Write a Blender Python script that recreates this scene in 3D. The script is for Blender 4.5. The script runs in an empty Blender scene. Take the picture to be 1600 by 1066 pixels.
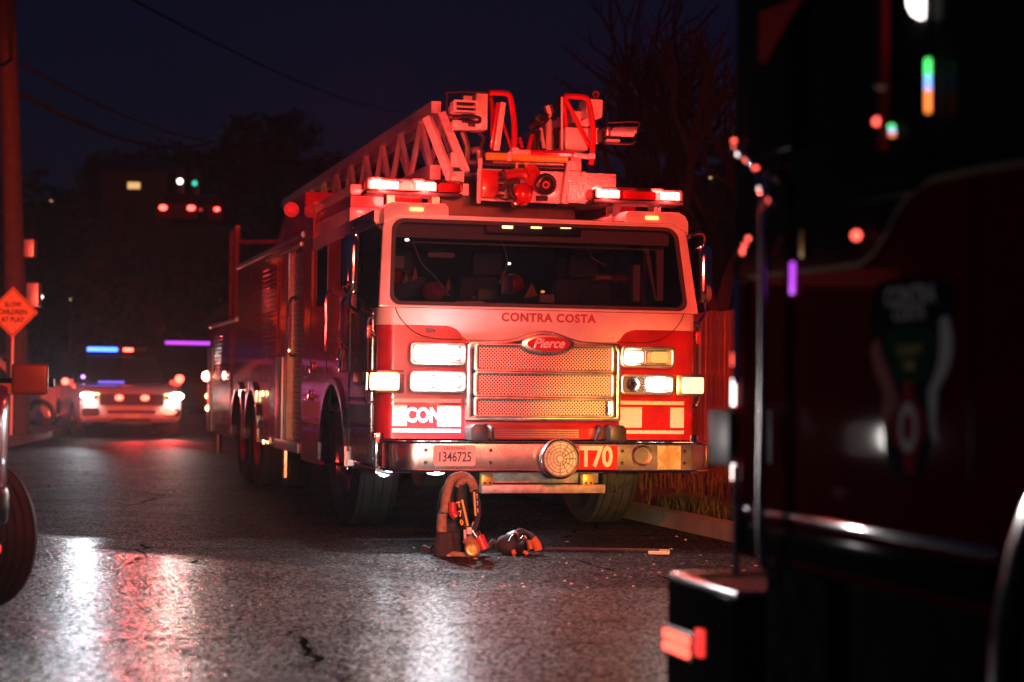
import bpy, bmesh, math, random
from mathutils import Vector, Matrix
from math import radians as R, sin, cos, pi, tan
rnd = random.Random(7)
S = bpy.context.scene
COL = S.collection

# ------------------------------------------------------------------ camera
F_PX, CAMZ, PITCH, ROLL = 2970.0, 1.156, R(1.364), R(0.738)
CAMP = Vector((0, 0, CAMZ))
fwd = Vector((0, cos(PITCH), sin(PITCH))); r0 = Vector((1, 0, 0)); u0 = r0.cross(fwd)
cr = cos(ROLL)*r0 + sin(ROLL)*u0; cu = -sin(ROLL)*r0 + cos(ROLL)*u0
cam = bpy.data.cameras.new("camera"); co = bpy.data.objects.new("camera", cam); COL.objects.link(co)
co.matrix_world = Matrix(((cr.x, cu.x, -fwd.x, 0), (cr.y, cu.y, -fwd.y, 0), (cr.z, cu.z, -fwd.z, CAMZ), (0, 0, 0, 1)))
cam.sensor_width = 36; cam.lens = F_PX/1600*36; cam.clip_end = 1500; cam.clip_start = .05
cam.dof.use_dof = True; cam.dof.focus_distance = 14.0; cam.dof.aperture_fstop = 1.9
S.camera = co

# ------------------------------------------------------------------ sky (dusk, nearly night), exposure
wd = bpy.data.worlds.new("World"); S.world = wd; wd.use_nodes = True
nt = wd.node_tree; bg = nt.nodes['Background']
sky = nt.nodes.new('ShaderNodeTexSky'); sky.sky_type = 'NISHITA'; sky.sun_disc = False
sky.sun_elevation = R(-1.5); sky.sun_rotation = R(200); sky.air_density = 1.0; sky.ozone_density = 3.0
mx = nt.nodes.new('ShaderNodeMix'); mx.data_type = 'RGBA'; mx.blend_type = 'MULTIPLY'; mx.inputs[0].default_value = 1
mx.inputs[7].default_value = (.22, .36, .95, 1)
nt.links.new(sky.outputs[0], mx.inputs[6])
m2 = nt.nodes.new('ShaderNodeMix'); m2.data_type = 'RGBA'; m2.inputs[0].default_value = .75; m2.inputs[7].default_value = (.030, .042, .125, 1)   # even night blue over the last twilight
nt.links.new(mx.outputs[2], m2.inputs[6]); nt.links.new(m2.outputs[2], bg.inputs[0])
bg.inputs[1].default_value = 0.095
S.view_settings.view_transform = 'Standard'; S.view_settings.look = 'None'
S.view_settings.exposure = 0; S.view_settings.gamma = 1; S.view_settings.use_curve_mapping = False
S.cycles.use_denoising = True
S.cycles.max_bounces = 8; S.cycles.diffuse_bounces = 2; S.cycles.glossy_bounces = 4; S.cycles.transparent_max_bounces = 16
S.cycles.volume_bounces = 0; S.cycles.sample_clamp_indirect = 6; S.cycles.caustics_reflective = False; S.cycles.caustics_refractive = False

# ------------------------------------------------------------------ materials
M = {}
def mat(name, col, rough=.5, metal=0, coat=0, emit=None, es=0, bump=0, bscale=60, var=0, vscale=5, sample=False, spec=.5):
    m = bpy.data.materials.new(name); m.use_nodes = True; M[name] = m
    n = m.node_tree.nodes; l = m.node_tree.links; b = n['Principled BSDF']
    b.inputs['Base Color'].default_value = (*col, 1); b.inputs['Roughness'].default_value = rough
    b.inputs['Metallic'].default_value = metal; b.inputs['Coat Weight'].default_value = coat
    b.inputs['Coat Roughness'].default_value = .04; b.inputs['Specular IOR Level'].default_value = spec
    if emit:
        b.inputs['Emission Color'].default_value = (*emit, 1); b.inputs['Emission Strength'].default_value = es
        m.cycles.emission_sampling = 'AUTO' if sample else 'NONE'
    tc = n.new('ShaderNodeTexCoord')
    if var:
        t = n.new('ShaderNodeTexNoise'); t.inputs['Scale'].default_value = vscale; t.inputs['Detail'].default_value = 6
        l.new(tc.outputs['Object'], t.inputs[0])
        r = n.new('ShaderNodeValToRGB'); r.color_ramp.elements[0].position = .3; r.color_ramp.elements[1].position = .7
        r.color_ramp.elements[0].color = (*[c*(1-var) for c in col], 1); r.color_ramp.elements[1].color = (*[min(1, c*(1+var)) for c in col], 1)
        l.new(t.outputs[0], r.inputs[0]); l.new(r.outputs[0], b.inputs['Base Color'])
        mr = n.new('ShaderNodeMapRange'); mr.inputs[3].default_value = max(.02, rough*(1-.5*var)); mr.inputs[4].default_value = min(1, rough*(1+.7*var)+.02*var)
        l.new(t.outputs[0], mr.inputs[0]); l.new(mr.outputs[0], b.inputs['Roughness'])
    if bump:
        t = n.new('ShaderNodeTexNoise'); t.inputs['Scale'].default_value = bscale; t.inputs['Detail'].default_value = 4
        l.new(tc.outputs['Object'], t.inputs[0])
        bp = n.new('ShaderNodeBump'); bp.inputs['Strength'].default_value = bump; bp.inputs['Distance'].default_value = .01
        l.new(t.outputs[0], bp.inputs['Height']); l.new(bp.outputs[0], b.inputs['Normal'])
    return m
mat('white_paint', (.74, .73, .71), .24, coat=.6, var=.11, vscale=5)
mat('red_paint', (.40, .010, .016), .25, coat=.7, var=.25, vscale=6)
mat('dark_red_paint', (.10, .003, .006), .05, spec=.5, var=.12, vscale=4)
mat('black_paint', (.012, .012, .014), .12, spec=.5)
mat('chrome', (.82, .82, .84), .09, 1, bump=.02, bscale=14)
mat('bumper_chrome', (.85, .80, .76), .23, 1, var=.25, vscale=6)
mat('chrome_dull', (.6, .6, .62), .25, 1, var=.2, vscale=20)
mat('steel', (.35, .33, .31), .45, .7, var=.4, vscale=18)
mat('alu', (.55, .55, .56), .4, .8, var=.15, vscale=9)
mat('tread_plate', (.6, .6, .6), .3, .9, bump=.8, bscale=70)
mat('rubber', (.038, .036, .038), .62, var=.35, vscale=14, bump=.3, bscale=120)
mat('black_plastic', (.02, .02, .022), .4)
mat('dark_metal', (.05, .05, .055), .4, .5, var=.3, vscale=12)
mat('undercarriage', (.022, .02, .02), .95, 0, spec=.02, var=.5, vscale=10)
mat('gold', (.62, .42, .1), .35, .5)
mat('white_tape', (.75, .75, .72), .4)
for k_ in ('dark_red_paint', 'black_paint'): M[k_].node_tree.nodes['Principled BSDF'].inputs['IOR'].default_value = 1.03
mat('red_tape', (.42, .005, .008), .45, spec=.2)
mat('plate_white', (.8, .79, .75), .4)
mat('ink', (.04, .05, .12), .5)
mat('pink_ink', (.42, .10, .09), .5)
mat('cloth_tan', (.30, .23, .15), .9, var=.3, vscale=25, bump=.6, bscale=50)
mat('cloth_dark', (.035, .035, .04), .85, var=.4, vscale=25, bump=.6, bscale=40)
mat('yellow_tape', (.75, .62, .08), .5)
mat('red_cyl', (.55, .05, .05), .35)
mat('orange_cloth', (.5, .17, .05), .7, var=.2)
mat('seat', (.06, .06, .07), .8)
mat('headliner', (.32, .3, .3), .8)
mat('wood', (.30, .16, .11), .8, var=.45, vscale=7, bump=.6, bscale=30)
mat('pole_wood', (.05, .03, .02), .85, var=.35, vscale=6, bump=.5, bscale=25)
mat('bark', (.022, .016, .014), .9)
mat('leaf', (.045, .07, .03), .7)
mat('leaf_dark', (.03, .045, .022), .7)
mat('sign_orange', (.85, .42, .10), .5)
mat('grass', (.06, .09, .03), .7, var=.4)
mat('concrete', (.30, .28, .26), .8, var=.3, vscale=3, bump=.5, bscale=30)
mat('earth', (.14, .09, .06), .9, var=.5, vscale=2.5, bump=1.0, bscale=18)
mat('hill', (.02, .025, .014), .95)
mat('stucco', (.25, .23, .2), .9, var=.2)
mat('green', (.015, .06, .03), .5, spec=.05)
mat('navy', (.006, .008, .02), .4, spec=.05)
mat('pale', (.75, .72, .68), .5, spec=.05); mat('dull_gold', (.16, .10, .025), .6, spec=.1); mat('crest_red', (.4, .03, .03), .6, spec=.05); mat('crest_gold', (.6, .5, .2), .5, spec=.05); mat('dark_stucco', (.035, .032, .03), .9)
mat('sclera', (.3, .08, .03), .3)
RED = (1, .045, .04)
def em(name, c, s, sample=False): return mat(name, tuple(min(1, x*.5) for x in c), .3, emit=c, es=s, sample=sample)
em('e_white', (1, .97, .95), 12); em('e_head', (.92, .97, 1), 14); em('e_head2', (1, .92, .86), 14)
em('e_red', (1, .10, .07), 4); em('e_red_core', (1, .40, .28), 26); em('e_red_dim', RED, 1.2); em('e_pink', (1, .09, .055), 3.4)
em('e_amber', (1, .42, .08), 5); em('e_amber_b', (1, .62, .22), 9); em('e_amber_dim', (1, .5, .12), 1.3)
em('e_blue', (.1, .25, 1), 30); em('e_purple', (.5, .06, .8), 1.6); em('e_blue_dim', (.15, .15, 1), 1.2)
em('e_green', (.03, .6, .42), 1.4); em('e_green2', (.05, .9, .1), 3); em('e_window', (1, .6, .22), .9); em('e_far_red', (1, .06, .05), 9); em('e_far_white', (1, .85, .8), 6)
em('e_led_g', (.1, 1, .2), 2.2); em('e_led_b', (.25, .45, 1), 2.6); em('e_led_o', (1, .25, .05), 2.4)

em('e_head_r', (1, .95, .86), 45); em('e_turn', (1, .62, .3), 2.0); em('e_far_head', (1, .93, .85), 90); em('e_bluebar', (.04, .14, 1), 6); em('e_redspot', (1, .08, .05), 8)
em('e_red_b', (1, .1, .07), 4); em('e_pale', (1, .8, .75), 5); em('e_blue_pt', (.5, .2, 1), 5); em('e_white2', (1, .95, .9), 3); em('beacon_red', (1, .03, .03), .3)
mat('dark_glass2', (.01, .01, .015), .06, coat=1); mat('amber_lens', (.25, .06, .01), .15, coat=1); mat('tan_plastic', (.12, .08, .06), .35)

for k_ in ('navy', 'pale', 'green', 'crest_red', 'crest_gold', 'pink_ink', 'undercarriage'): M[k_].node_tree.nodes['Principled BSDF'].inputs['IOR'].default_value = 1.04

def glassmat(name, tint, refl=1.0, rough=.01):
    m = bpy.data.materials.new(name); m.use_nodes = True; M[name] = m
    n = m.node_tree.nodes; l = m.node_tree.links; n.remove(n['Principled BSDF'])
    t = n.new('ShaderNodeBsdfTransparent'); t.inputs[0].default_value = (*tint, 1)
    g = n.new('ShaderNodeBsdfGlossy'); g.inputs['Roughness'].default_value = rough; g.inputs[0].default_value = (refl, refl, refl, 1)
    f = n.new('ShaderNodeFresnel'); f.inputs[0].default_value = 1.5
    mm = n.new('ShaderNodeMixShader'); l.new(f.outputs[0], mm.inputs[0]); l.new(t.outputs[0], mm.inputs[1]); l.new(g.outputs[0], mm.inputs[2])
    l.new(mm.outputs[0], n['Material Output'].inputs[0]); return m
glassmat('glass', (.62, .66, .7)); glassmat('dark_glass', (.06, .06, .07)); glassmat('red_lens', (.95, .62, .58), rough=.1); glassmat('clear_lens', (.9, .9, .9), rough=.05)

def mesh_grille():   # punched sheet: dark holes between bright metal
    m = mat('punched', (.5, .46, .42), .32, .9); n = m.node_tree.nodes; l = m.node_tree.links; b = n['Principled BSDF']
    tc = n.new('ShaderNodeTexCoord'); mp = n.new('ShaderNodeMapping'); mp.inputs['Rotation'].default_value = (0, R(45), 0); mp.inputs['Scale'].default_value = (52, 1, 52)
    sp = n.new('ShaderNodeSeparateXYZ'); l.new(tc.outputs['Object'], mp.inputs[0]); l.new(mp.outputs[0], sp.inputs[0])
    fr = []
    for k in (0, 2):
        a = n.new('ShaderNodeMath'); a.operation = 'PINGPONG'; a.inputs[1].default_value = .5; l.new(sp.outputs[k], a.inputs[0])
        c = n.new('ShaderNodeMath'); c.operation = 'GREATER_THAN'; c.inputs[1].default_value = .19; l.new(a.outputs[0], c.inputs[0]); fr.append(c)
    a = n.new('ShaderNodeMath'); a.operation = 'MULTIPLY'; l.new(fr[0].outputs[0], a.inputs[0]); l.new(fr[1].outputs[0], a.inputs[1])
    x = n.new('ShaderNodeMix'); x.data_type = 'RGBA'; x.inputs[6].default_value = (.55, .5, .46, 1); x.inputs[7].default_value = (.01, .01, .01, 1)
    l.new(a.outputs[0], x.inputs[0]); l.new(x.outputs[2], b.inputs['Base Color'])
    s = n.new('ShaderNodeMath'); s.operation = 'SUBTRACT'; s.inputs[0].default_value = 1; l.new(a.outputs[0], s.inputs[1]); l.new(s.outputs[0], b.inputs['Metallic'])
    mr = n.new('ShaderNodeMapRange'); mr.inputs[3].default_value = .38; mr.inputs[4].default_value = .9; l.new(a.outputs[0], mr.inputs[0]); l.new(mr.outputs[0], b.inputs['Roughness'])
mesh_grille()

# ------------------------------------------------------------------ mesh builder
class MB:
    def __init__(s): s.v = []; s.f = []; s.X = Matrix.Identity(4)
    def add(s, vs, fs):
        k = len(s.v); s.v += [tuple(s.X @ Vector(p)) for p in vs]; s.f += [tuple(k+i for i in f) for f in fs]; return s
    def box(s, x0, x1, y0, y1, z0, z1):
        return s.add([(x0,y0,z0),(x1,y0,z0),(x1,y1,z0),(x0,y1,z0),(x0,y0,z1),(x1,y0,z1),(x1,y1,z1),(x0,y1,z1)],
                     [(0,3,2,1),(4,5,6,7),(0,1,5,4),(1,2,6,5),(2,3,7,6),(3,0,4,7)])
    def tube(s, pts, r, n=8, closed=False, taper=None):
        pts = [Vector(p) for p in pts]; N = len(pts); rings = []; prev = None
        for i, p in enumerate(pts):
            if closed: t = pts[(i+1) % N]-pts[i-1]
            else: t = pts[min(i+1, N-1)]-pts[max(i-1, 0)]
            t.normalize()
            a = prev if prev else (Vector((0,0,1)) if abs(t.z) < .9 else Vector((1,0,0)))
            b = t.cross(a).normalized(); c = b.cross(t).normalized(); prev = c
            rr = r if taper is None else r+(taper-r)*i/max(1, N-1)
            rings.append([p+rr*(cos(2*pi*k/n)*b+sin(2*pi*k/n)*c) for k in range(n)])
        vs = [q for g in rings for q in g]; fs = []
        for i in range(N if closed else N-1):
            j = (i+1) % N
            for k in range(n): fs.append((i*n+k, i*n+(k+1) % n, j*n+(k+1) % n, j*n+k))
        if not closed: fs += [tuple(range(n))[::-1], tuple((N-1)*n+k for k in range(n))]
        return s.add(vs, fs)
    def cyl(s, a, b, r, n=16, r2=None): return s.tube([a, b], r, n, taper=r2)
    def lathe(s, prof, c, axis, n=32):   # prof: (radius, along)
        ax = Vector(axis).normalized(); a = Vector((0,0,1)) if abs(ax.z) < .9 else Vector((1,0,0)); b = ax.cross(a).normalized(); a = b.cross(ax)
        c = Vector(c); vs = []; fs = []; m = len(prof)
        for r, h in prof:
            for k in range(n): vs.append(c+ax*h+r*(cos(2*pi*k/n)*a+sin(2*pi*k/n)*b))
        for i in range(m-1):
            for k in range(n): fs.append((i*n+k, i*n+(k+1) % n, (i+1)*n+(k+1) % n, (i+1)*n+k))
        return s.add(vs, fs)
    def prism(s, poly, fn0, fn1):        # polygon (a,b) extruded between two mappings
        n = len(poly); vs = [fn0(*p) for p in poly]+[fn1(*p) for p in poly]
        return s.add(vs, [tuple(range(n)), tuple(range(2*n-1, n-1, -1))]+[(i, n+i, n+(i+1) % n, (i+1) % n) for i in range(n)])
    def front(s, poly, y0, y1): return s.prism(poly, lambda a, b: (a, y0, b), lambda a, b: (a, y1, b))
    def side(s, poly, x0, x1): return s.prism(poly, lambda a, b: (x0, a, b), lambda a, b: (x1, a, b))
    def plan(s, poly, z0, z1): return s.prism(poly, lambda a, b: (a, b, z0), lambda a, b: (a, b, z1))
    def ring(s, outer, inner, f0, f1):   # frame between two loops of equal count, with thickness
        n = len(outer); vs = [f0(*p) for p in outer]+[f0(*p) for p in inner]+[f1(*p) for p in outer]+[f1(*p) for p in inner]; fs = []
        for i in range(n):
            j = (i+1) % n
            fs += [(i, j, n+j, n+i), (2*n+i, 3*n+i, 3*n+j, 2*n+j), (i, 2*n+i, 2*n+j, j), (n+i, n+j, 3*n+j, 3*n+i)]
        return s.add(vs, fs)
    def quad(s, a, b, c, d): return s.add([a, b, c, d], [(0, 1, 2, 3)])
    def sphere(s, c, r, n=12, sx=1, sy=1, sz=1):
        vs = []; fs = []; m = n//2
        for i in range(m+1):
            for k in range(n):
                a = pi*i/m; b = 2*pi*k/n; vs.append((c[0]+r*sx*sin(a)*cos(b), c[1]+r*sy*sin(a)*sin(b), c[2]+r*sz*cos(a)))
        for i in range(m):
            for k in range(n): fs.append((i*n+k, i*n+(k+1) % n, (i+1)*n+(k+1) % n, (i+1)*n+k))
        return s.add(vs, fs)
    def build(s, name, m, parent=None, bevel=0, smooth=False, kind=None, label=None, seg=2):
        me = bpy.data.meshes.new(name); me.from_pydata(s.v, [], s.f)
        bm = bmesh.new(); bm.from_mesh(me)
        bmesh.ops.remove_doubles(bm, verts=bm.verts, dist=1e-6)
        bmesh.ops.recalc_face_normals(bm, faces=bm.faces)
        if bevel:
            es = [e for e in bm.edges if len(e.link_faces) == 2 and e.calc_face_angle(0) > .6]
            bmesh.ops.bevel(bm, geom=es, offset=bevel, segments=seg, profile=.6, affect='EDGES', clamp_overlap=True)
        if smooth or bevel:
            for f in bm.faces: f.smooth = True
            for e in bm.edges:
                if len(e.link_faces) == 2 and e.calc_face_angle(0) > .7: e.smooth = False
        bm.to_mesh(me); bm.free()
        me.materials.append(M[m])
        o = bpy.data.objects.new(name, me); COL.objects.link(o)
        if parent: o.parent = parent
        if kind: o['kind'] = kind
        if label: o['label'] = label
        return o
def tag(o, label, cat, group=None):
    o['label'] = label; o['category'] = cat
    if group: o['group'] = group
    return o
def thing(name, label, cat, loc=(0,0,0), rz=0, group=None):
    o = bpy.data.objects.new(name, None); COL.objects.link(o); o.location = loc; o.rotation_euler = (0, 0, rz); o.empty_display_size = .2
    return tag(o, label, cat, group)
def dup(root, loc, rz, label, scale=None):
    def cp(o, par):
        c = o.copy(); COL.objects.link(c); c.parent = par
        for ch in list(o.children): cp(ch, c)
        return c
    c = cp(root, None); c.location = loc; c.rotation_euler = (0, 0, rz); c['label'] = label
    if scale: c.scale = scale
    return c
def rrect(x0, x1, y0, y1, r, n=5):
    p = []
    for cx, cy, a in ((x1-r, y1-r, 0), (x0+r, y1-r, 90), (x0+r, y0+r, 180), (x1-r, y0+r, 270)):
        for k in range(n+1):
            t = R(a+90*k/n); p.append((cx+r*cos(t), cy+r*sin(t)))
    return p
def circ(cx, cy, r, n=20, ry=None): return [(cx+r*cos(2*pi*k/n), cy+(ry or r)*sin(2*pi*k/n)) for k in range(n)]
def curve(pts, n=6):     # Catmull-Rom
    P = [Vector(p) for p in pts]; out = []
    for i in range(len(P)-1):
        a, b, c, d = P[max(i-1, 0)], P[i], P[i+1], P[min(i+2, len(P)-1)]
        for k in range(n):
            t = k/n; out.append(.5*((2*b)+(c-a)*t+(2*a-5*b+4*c-d)*t*t+(3*b-a-3*c+d)*t**3))
    return out+[P[-1]]
def text(name, s, size, m, parent, org, xd, ud, depth=.002, off=0, shear=0, sx=1, space=1, label=None):
    cu_ = bpy.data.curves.new(name, 'FONT'); cu_.body = s; cu_.size = size; cu_.extrude = depth; cu_.offset = off; cu_.shear = shear
    cu_.align_x = 'CENTER'; cu_.align_y = 'CENTER'; cu_.space_character = space; cu_.resolution_u = 3
    t = bpy.data.objects.new('tmp', cu_); COL.objects.link(t)
    dg = bpy.context.evaluated_depsgraph_get(); me = bpy.data.meshes.new_from_object(t.evaluated_get(dg))
    bpy.data.objects.remove(t)
    xd = Vector(xd).normalized(); ud = Vector(ud).normalized(); nd = xd.cross(ud)
    X = Matrix.Translation(Vector(org)) @ Matrix((xd, ud, nd)).transposed().to_4x4() @ Matrix.Diagonal((sx, 1, 1, 1))
    me.transform(X); me.materials.clear(); me.materials.append(M[m])
    o = bpy.data.objects.new(name, me); COL.objects.link(o)
    if parent: o.parent = parent
    if label: o['label'] = label
    return o
def lamp(name, kind, parent, loc, energy, col, aim=None, size=.1, ang=90, blend=.6, sy=None, spread=None):
    d = bpy.data.lights.new(name, kind); d.energy = energy; d.color = col
    if kind == 'SPOT': d.spot_size = R(ang); d.spot_blend = blend; d.shadow_soft_size = size
    elif kind == 'AREA':
        d.size = size
        if sy: d.shape = 'RECTANGLE'; d.size_y = sy
        if spread: d.spread = R(spread)
    else: d.shadow_soft_size = size
    o = bpy.data.objects.new(name, d); COL.objects.link(o); o.location = loc
    if aim: o.rotation_euler = Vector(aim).to_track_quat('-Z', 'Y').to_euler()
    if parent: o.parent = parent
    return o
# points on the planes of a parked vehicle, read off by camera rays
class Frame:
    def __init__(s, ox, oy, deg):
        t = R(deg); s.o = Vector((ox, oy, 0)); s.a = Vector((cos(t), sin(t), 0)); s.b = Vector((-sin(t), cos(t), 0)); s.t = t
    def _r(s, x, y): return fwd+(x-800)/F_PX*cr-(y-533)/F_PX*cu
    def v(s, x, y, v):
        d = s._r(x, y); t = (v-(CAMP-s.o).dot(s.b))/d.dot(s.b); p = CAMP+t*d-s.o; return (p.dot(s.a), p.dot(s.b), p.z)
    def u(s, x, y, u):
        d = s._r(x, y); t = (u-(CAMP-s.o).dot(s.a))/d.dot(s.a); p = CAMP+t*d-s.o; return (p.dot(s.a), p.dot(s.b), p.z)
    def w(s, u, v, z=0): return s.o+u*s.a+v*s.b+Vector((0, 0, z))
W0 = Frame(0, 0, 0)
TF = Frame(.34, 13.9, 14.75)
GF = Frame(.65, 5.5, 14.75)

# ================================================================== GROUND
def road_material():
    m = mat('asphalt', (.05, .05, .052), .5); n = m.node_tree.nodes; l = m.node_tree.links; b = n['Principled BSDF']
    tc = n.new('ShaderNodeTexCoord'); sp = n.new('ShaderNodeSeparateXYZ'); l.new(tc.outputs['Object'], sp.inputs[0])
    def math_(op, a, bb=None, c=None):
        q = n.new('ShaderNodeMath'); q.operation = op
        for i, x in enumerate((a, bb, c)):
            if x is None: continue
            if isinstance(x, (int, float)): q.inputs[i].default_value = x
            else: l.new(x, q.inputs[i])
        return q.outputs[0]
    def noise(sc, det=4, rough=.6, src=None):
        t = n.new('ShaderNodeTexNoise'); t.inputs['Scale'].default_value = sc; t.inputs['Detail'].default_value = det; t.inputs['Roughness'].default_value = rough
        l.new(src or tc.outputs['Object'], t.inputs[0]); return t.outputs[0]
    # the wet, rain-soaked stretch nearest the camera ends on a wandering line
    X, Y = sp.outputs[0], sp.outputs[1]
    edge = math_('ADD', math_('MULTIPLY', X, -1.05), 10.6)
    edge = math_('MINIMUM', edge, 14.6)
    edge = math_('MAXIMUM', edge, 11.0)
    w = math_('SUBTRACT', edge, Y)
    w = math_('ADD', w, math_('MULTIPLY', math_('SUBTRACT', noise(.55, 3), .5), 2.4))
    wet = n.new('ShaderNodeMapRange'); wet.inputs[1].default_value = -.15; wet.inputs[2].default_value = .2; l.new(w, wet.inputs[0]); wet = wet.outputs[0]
    pud = n.new('ShaderNodeMapRange'); pud.inputs[1].default_value = .5; pud.inputs[2].default_value = .68; l.new(noise(.45, 5, .65), pud.inputs[0]); pud = pud.outputs[0]
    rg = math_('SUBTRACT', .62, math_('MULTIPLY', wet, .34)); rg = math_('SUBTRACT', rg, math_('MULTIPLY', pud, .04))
    rg = math_('ADD', rg, math_('MULTIPLY', math_('SUBTRACT', noise(30, 4), .5), .3))
    l.new(rg, b.inputs['Roughness'])
    r = n.new('ShaderNodeValToRGB'); r.color_ramp.elements[0].position = .3; r.color_ramp.elements[1].position = .75
    r.color_ramp.elements[0].color = (.008, .008, .009, 1); r.color_ramp.elements[1].color = (.034, .031, .03, 1); l.new(noise(1.2, 8, .7), r.inputs[0])
    l.new(r.outputs[0], b.inputs['Base Color'])
    cr_ = n.new('ShaderNodeTexVoronoi'); cr_.feature = 'DISTANCE_TO_EDGE'; cr_.inputs['Scale'].default_value = .55
    wn = n.new('ShaderNodeTexNoise'); wn.inputs['Scale'].default_value = 2.2; wn.inputs['Detail'].default_value = 6; l.new(tc.outputs['Object'], wn.inputs[0])
    wm = n.new('ShaderNodeMix'); wm.data_type = 'VECTOR'; wm.inputs[0].default_value = .22; l.new(tc.outputs['Object'], wm.inputs[4]); l.new(wn.outputs['Color'], wm.inputs[5]); l.new(wm.outputs[1], cr_.inputs[0])
    cm = n.new('ShaderNodeMapRange'); cm.inputs[1].default_value = .004; cm.inputs[2].default_value = .008; l.new(cr_.outputs['Distance'], cm.inputs[0]); crack = cm.outputs[0]
    gate = n.new('ShaderNodeMapRange'); gate.inputs[1].default_value = .46; gate.inputs[2].default_value = .54; l.new(noise(.35, 2), gate.inputs[0])
    crack = math_('MAXIMUM', crack, gate.outputs[0])
    cx = n.new('ShaderNodeMix'); cx.data_type = 'RGBA'; cx.inputs[6].default_value = (.006, .006, .006, 1); l.new(crack, cx.inputs[0]); l.new(r.outputs[0], cx.inputs[7]); l.new(cx.outputs[2], b.inputs['Base Color'])
    l.new(math_('MULTIPLY', math_('MAXIMUM', math_('ADD', math_('MULTIPLY', noise(1.3, 6, .7), 2.4), -.75), .04), math_('MULTIPLY', crack, 1.0)), b.inputs['Specular IOR Level'])
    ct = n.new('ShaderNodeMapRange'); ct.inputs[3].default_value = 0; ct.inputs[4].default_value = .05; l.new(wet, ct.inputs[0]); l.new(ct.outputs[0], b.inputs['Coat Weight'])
    b.inputs['Coat Roughness'].default_value = .22
    vo = n.new('ShaderNodeTexVoronoi'); vo.inputs['Scale'].default_value = 48; l.new(tc.outputs['Object'], vo.inputs[0])
    h1 = math_('MULTIPLY', vo.outputs['Distance'], 1.1)
    h2 = math_('MULTIPLY', noise(22, 4, .7), 1.6); h3 = math_('MULTIPLY', noise(9, 3), 1.0)
    mp = n.new('ShaderNodeMapping'); mp.inputs['Rotation'].default_value = (0, 0, R(-14.75)); mp.inputs['Scale'].default_value = (1.0, 6.0, 1); l.new(tc.outputs['Object'], mp.inputs[0])
    h4 = math_('MULTIPLY', noise(3.5, 4, .7, mp.outputs[0]), 1.8)
    h = math_('ADD', math_('ADD', h1, h2), math_('ADD', h3, h4))
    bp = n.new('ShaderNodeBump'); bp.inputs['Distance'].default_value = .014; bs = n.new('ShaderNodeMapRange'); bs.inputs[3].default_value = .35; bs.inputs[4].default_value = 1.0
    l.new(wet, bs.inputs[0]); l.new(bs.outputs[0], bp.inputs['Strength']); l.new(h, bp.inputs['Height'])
    # stone chips: every chip leans its own way
    acc = bp.outputs[0]
    for sc, k_ in ((62, .34), (24, .18)):
        vv = n.new('ShaderNodeTexVoronoi'); vv.inputs['Scale'].default_value = sc; l.new(tc.outputs['Object'], vv.inputs[0])
        sb = n.new('ShaderNodeVectorMath'); sb.operation = 'SUBTRACT'; sb.inputs[1].default_value = (.5, .5, .5); l.new(vv.outputs['Color'], sb.inputs[0])
        if sc == 62:
            sr = n.new('ShaderNodeSeparateColor'); l.new(vv.outputs['Color'], sr.inputs[0]); fl = math_('MULTIPLY', math_('POWER', sr.outputs[2], 4.0), 1.9); old = b.inputs['Specular IOR Level'].links[0].from_socket; l.new(math_('MULTIPLY', old, fl), b.inputs['Specular IOR Level'])
        ml = n.new('ShaderNodeVectorMath'); ml.operation = 'MULTIPLY'; ml.inputs[1].default_value = (k_, k_, 0); l.new(sb.outputs[0], ml.inputs[0])
        ad = n.new('ShaderNodeVectorMath'); ad.operation = 'ADD'; l.new(acc, ad.inputs[0]); l.new(ml.outputs[0], ad.inputs[1]); acc = ad.outputs[0]
    nn = n.new('ShaderNodeVectorMath'); nn.operation = 'NORMALIZE'; l.new(acc, nn.inputs[0]); l.new(nn.outputs[0], b.inputs['Normal'])
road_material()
g = MB(); g.box(-300, 300, -60, 420, -.5, -.02); o = g.build('ground', 'earth', kind='structure')
# road sheet, slightly bent left far away
def uline(pts): return [TF.w(u, v) for u, v in pts]
Lk = [(-6.3, -30), (-6.3, 8), (-6.0, 12), (-5.0, 16), (-4.1, 19), (-3.2, 25), (-2.4, 32), (-1.5, 42), (-.5, 60)]
Rk = [(1.42, -30), (1.42, 8), (1.42, 12), (1.45, 16), (1.6, 19), (2.3, 25), (3.4, 32), (5, 42), (8, 60)]
g = MB()
for i in range(len(Lk)-1):
    a, b_ = TF.w(*Lk[i]), TF.w(*Rk[i]); c, d = TF.w(*Rk[i+1]), TF.w(*Lk[i+1])
    g.quad(tuple(a), tuple(b_), tuple(c), tuple(d))
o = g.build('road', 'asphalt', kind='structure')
def kerb(L, s, name):
    g = MB()
    for i in range(len(L)-1):
        a = TF.w(*L[i]); c = TF.w(*L[i+1]); a2 = TF.w(L[i][0]+s*.16, L[i][1]); c2 = TF.w(L[i+1][0]+s*.16, L[i+1][1])
        z = Vector((0, 0, .13)); d = Vector((0, 0, -.1))
        g.add([a+d, c+d, c2+d, a2+d, a+z, c+z, c2+z, a2+z], [(0, 1, 5, 4), (1, 2, 6, 5), (2, 3, 7, 6), (3, 0, 4, 7), (4, 5, 6, 7), (0, 3, 2, 1)])
    g.build(name, 'concrete', kind='structure')
kerb(Lk, -1, 'kerb'); kerb(Rk, 1, 'kerb')
def strip(L, d0, d1, z, m, name, dz=0, nsub=1):
    g = MB()
    for i in range(len(L)-1):
        g.quad(*[tuple(TF.w(L[k][0]+d, L[k][1], zz)) for k, d, zz in ((i, d0, z), (i, d1, z+dz), (i+1, d1, z+dz), (i+1, d0, z))])
    return g.build(name, m, kind='structure')
strip(Lk, -1.7, -.16, .126, 'concrete', 'pavement')
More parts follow.
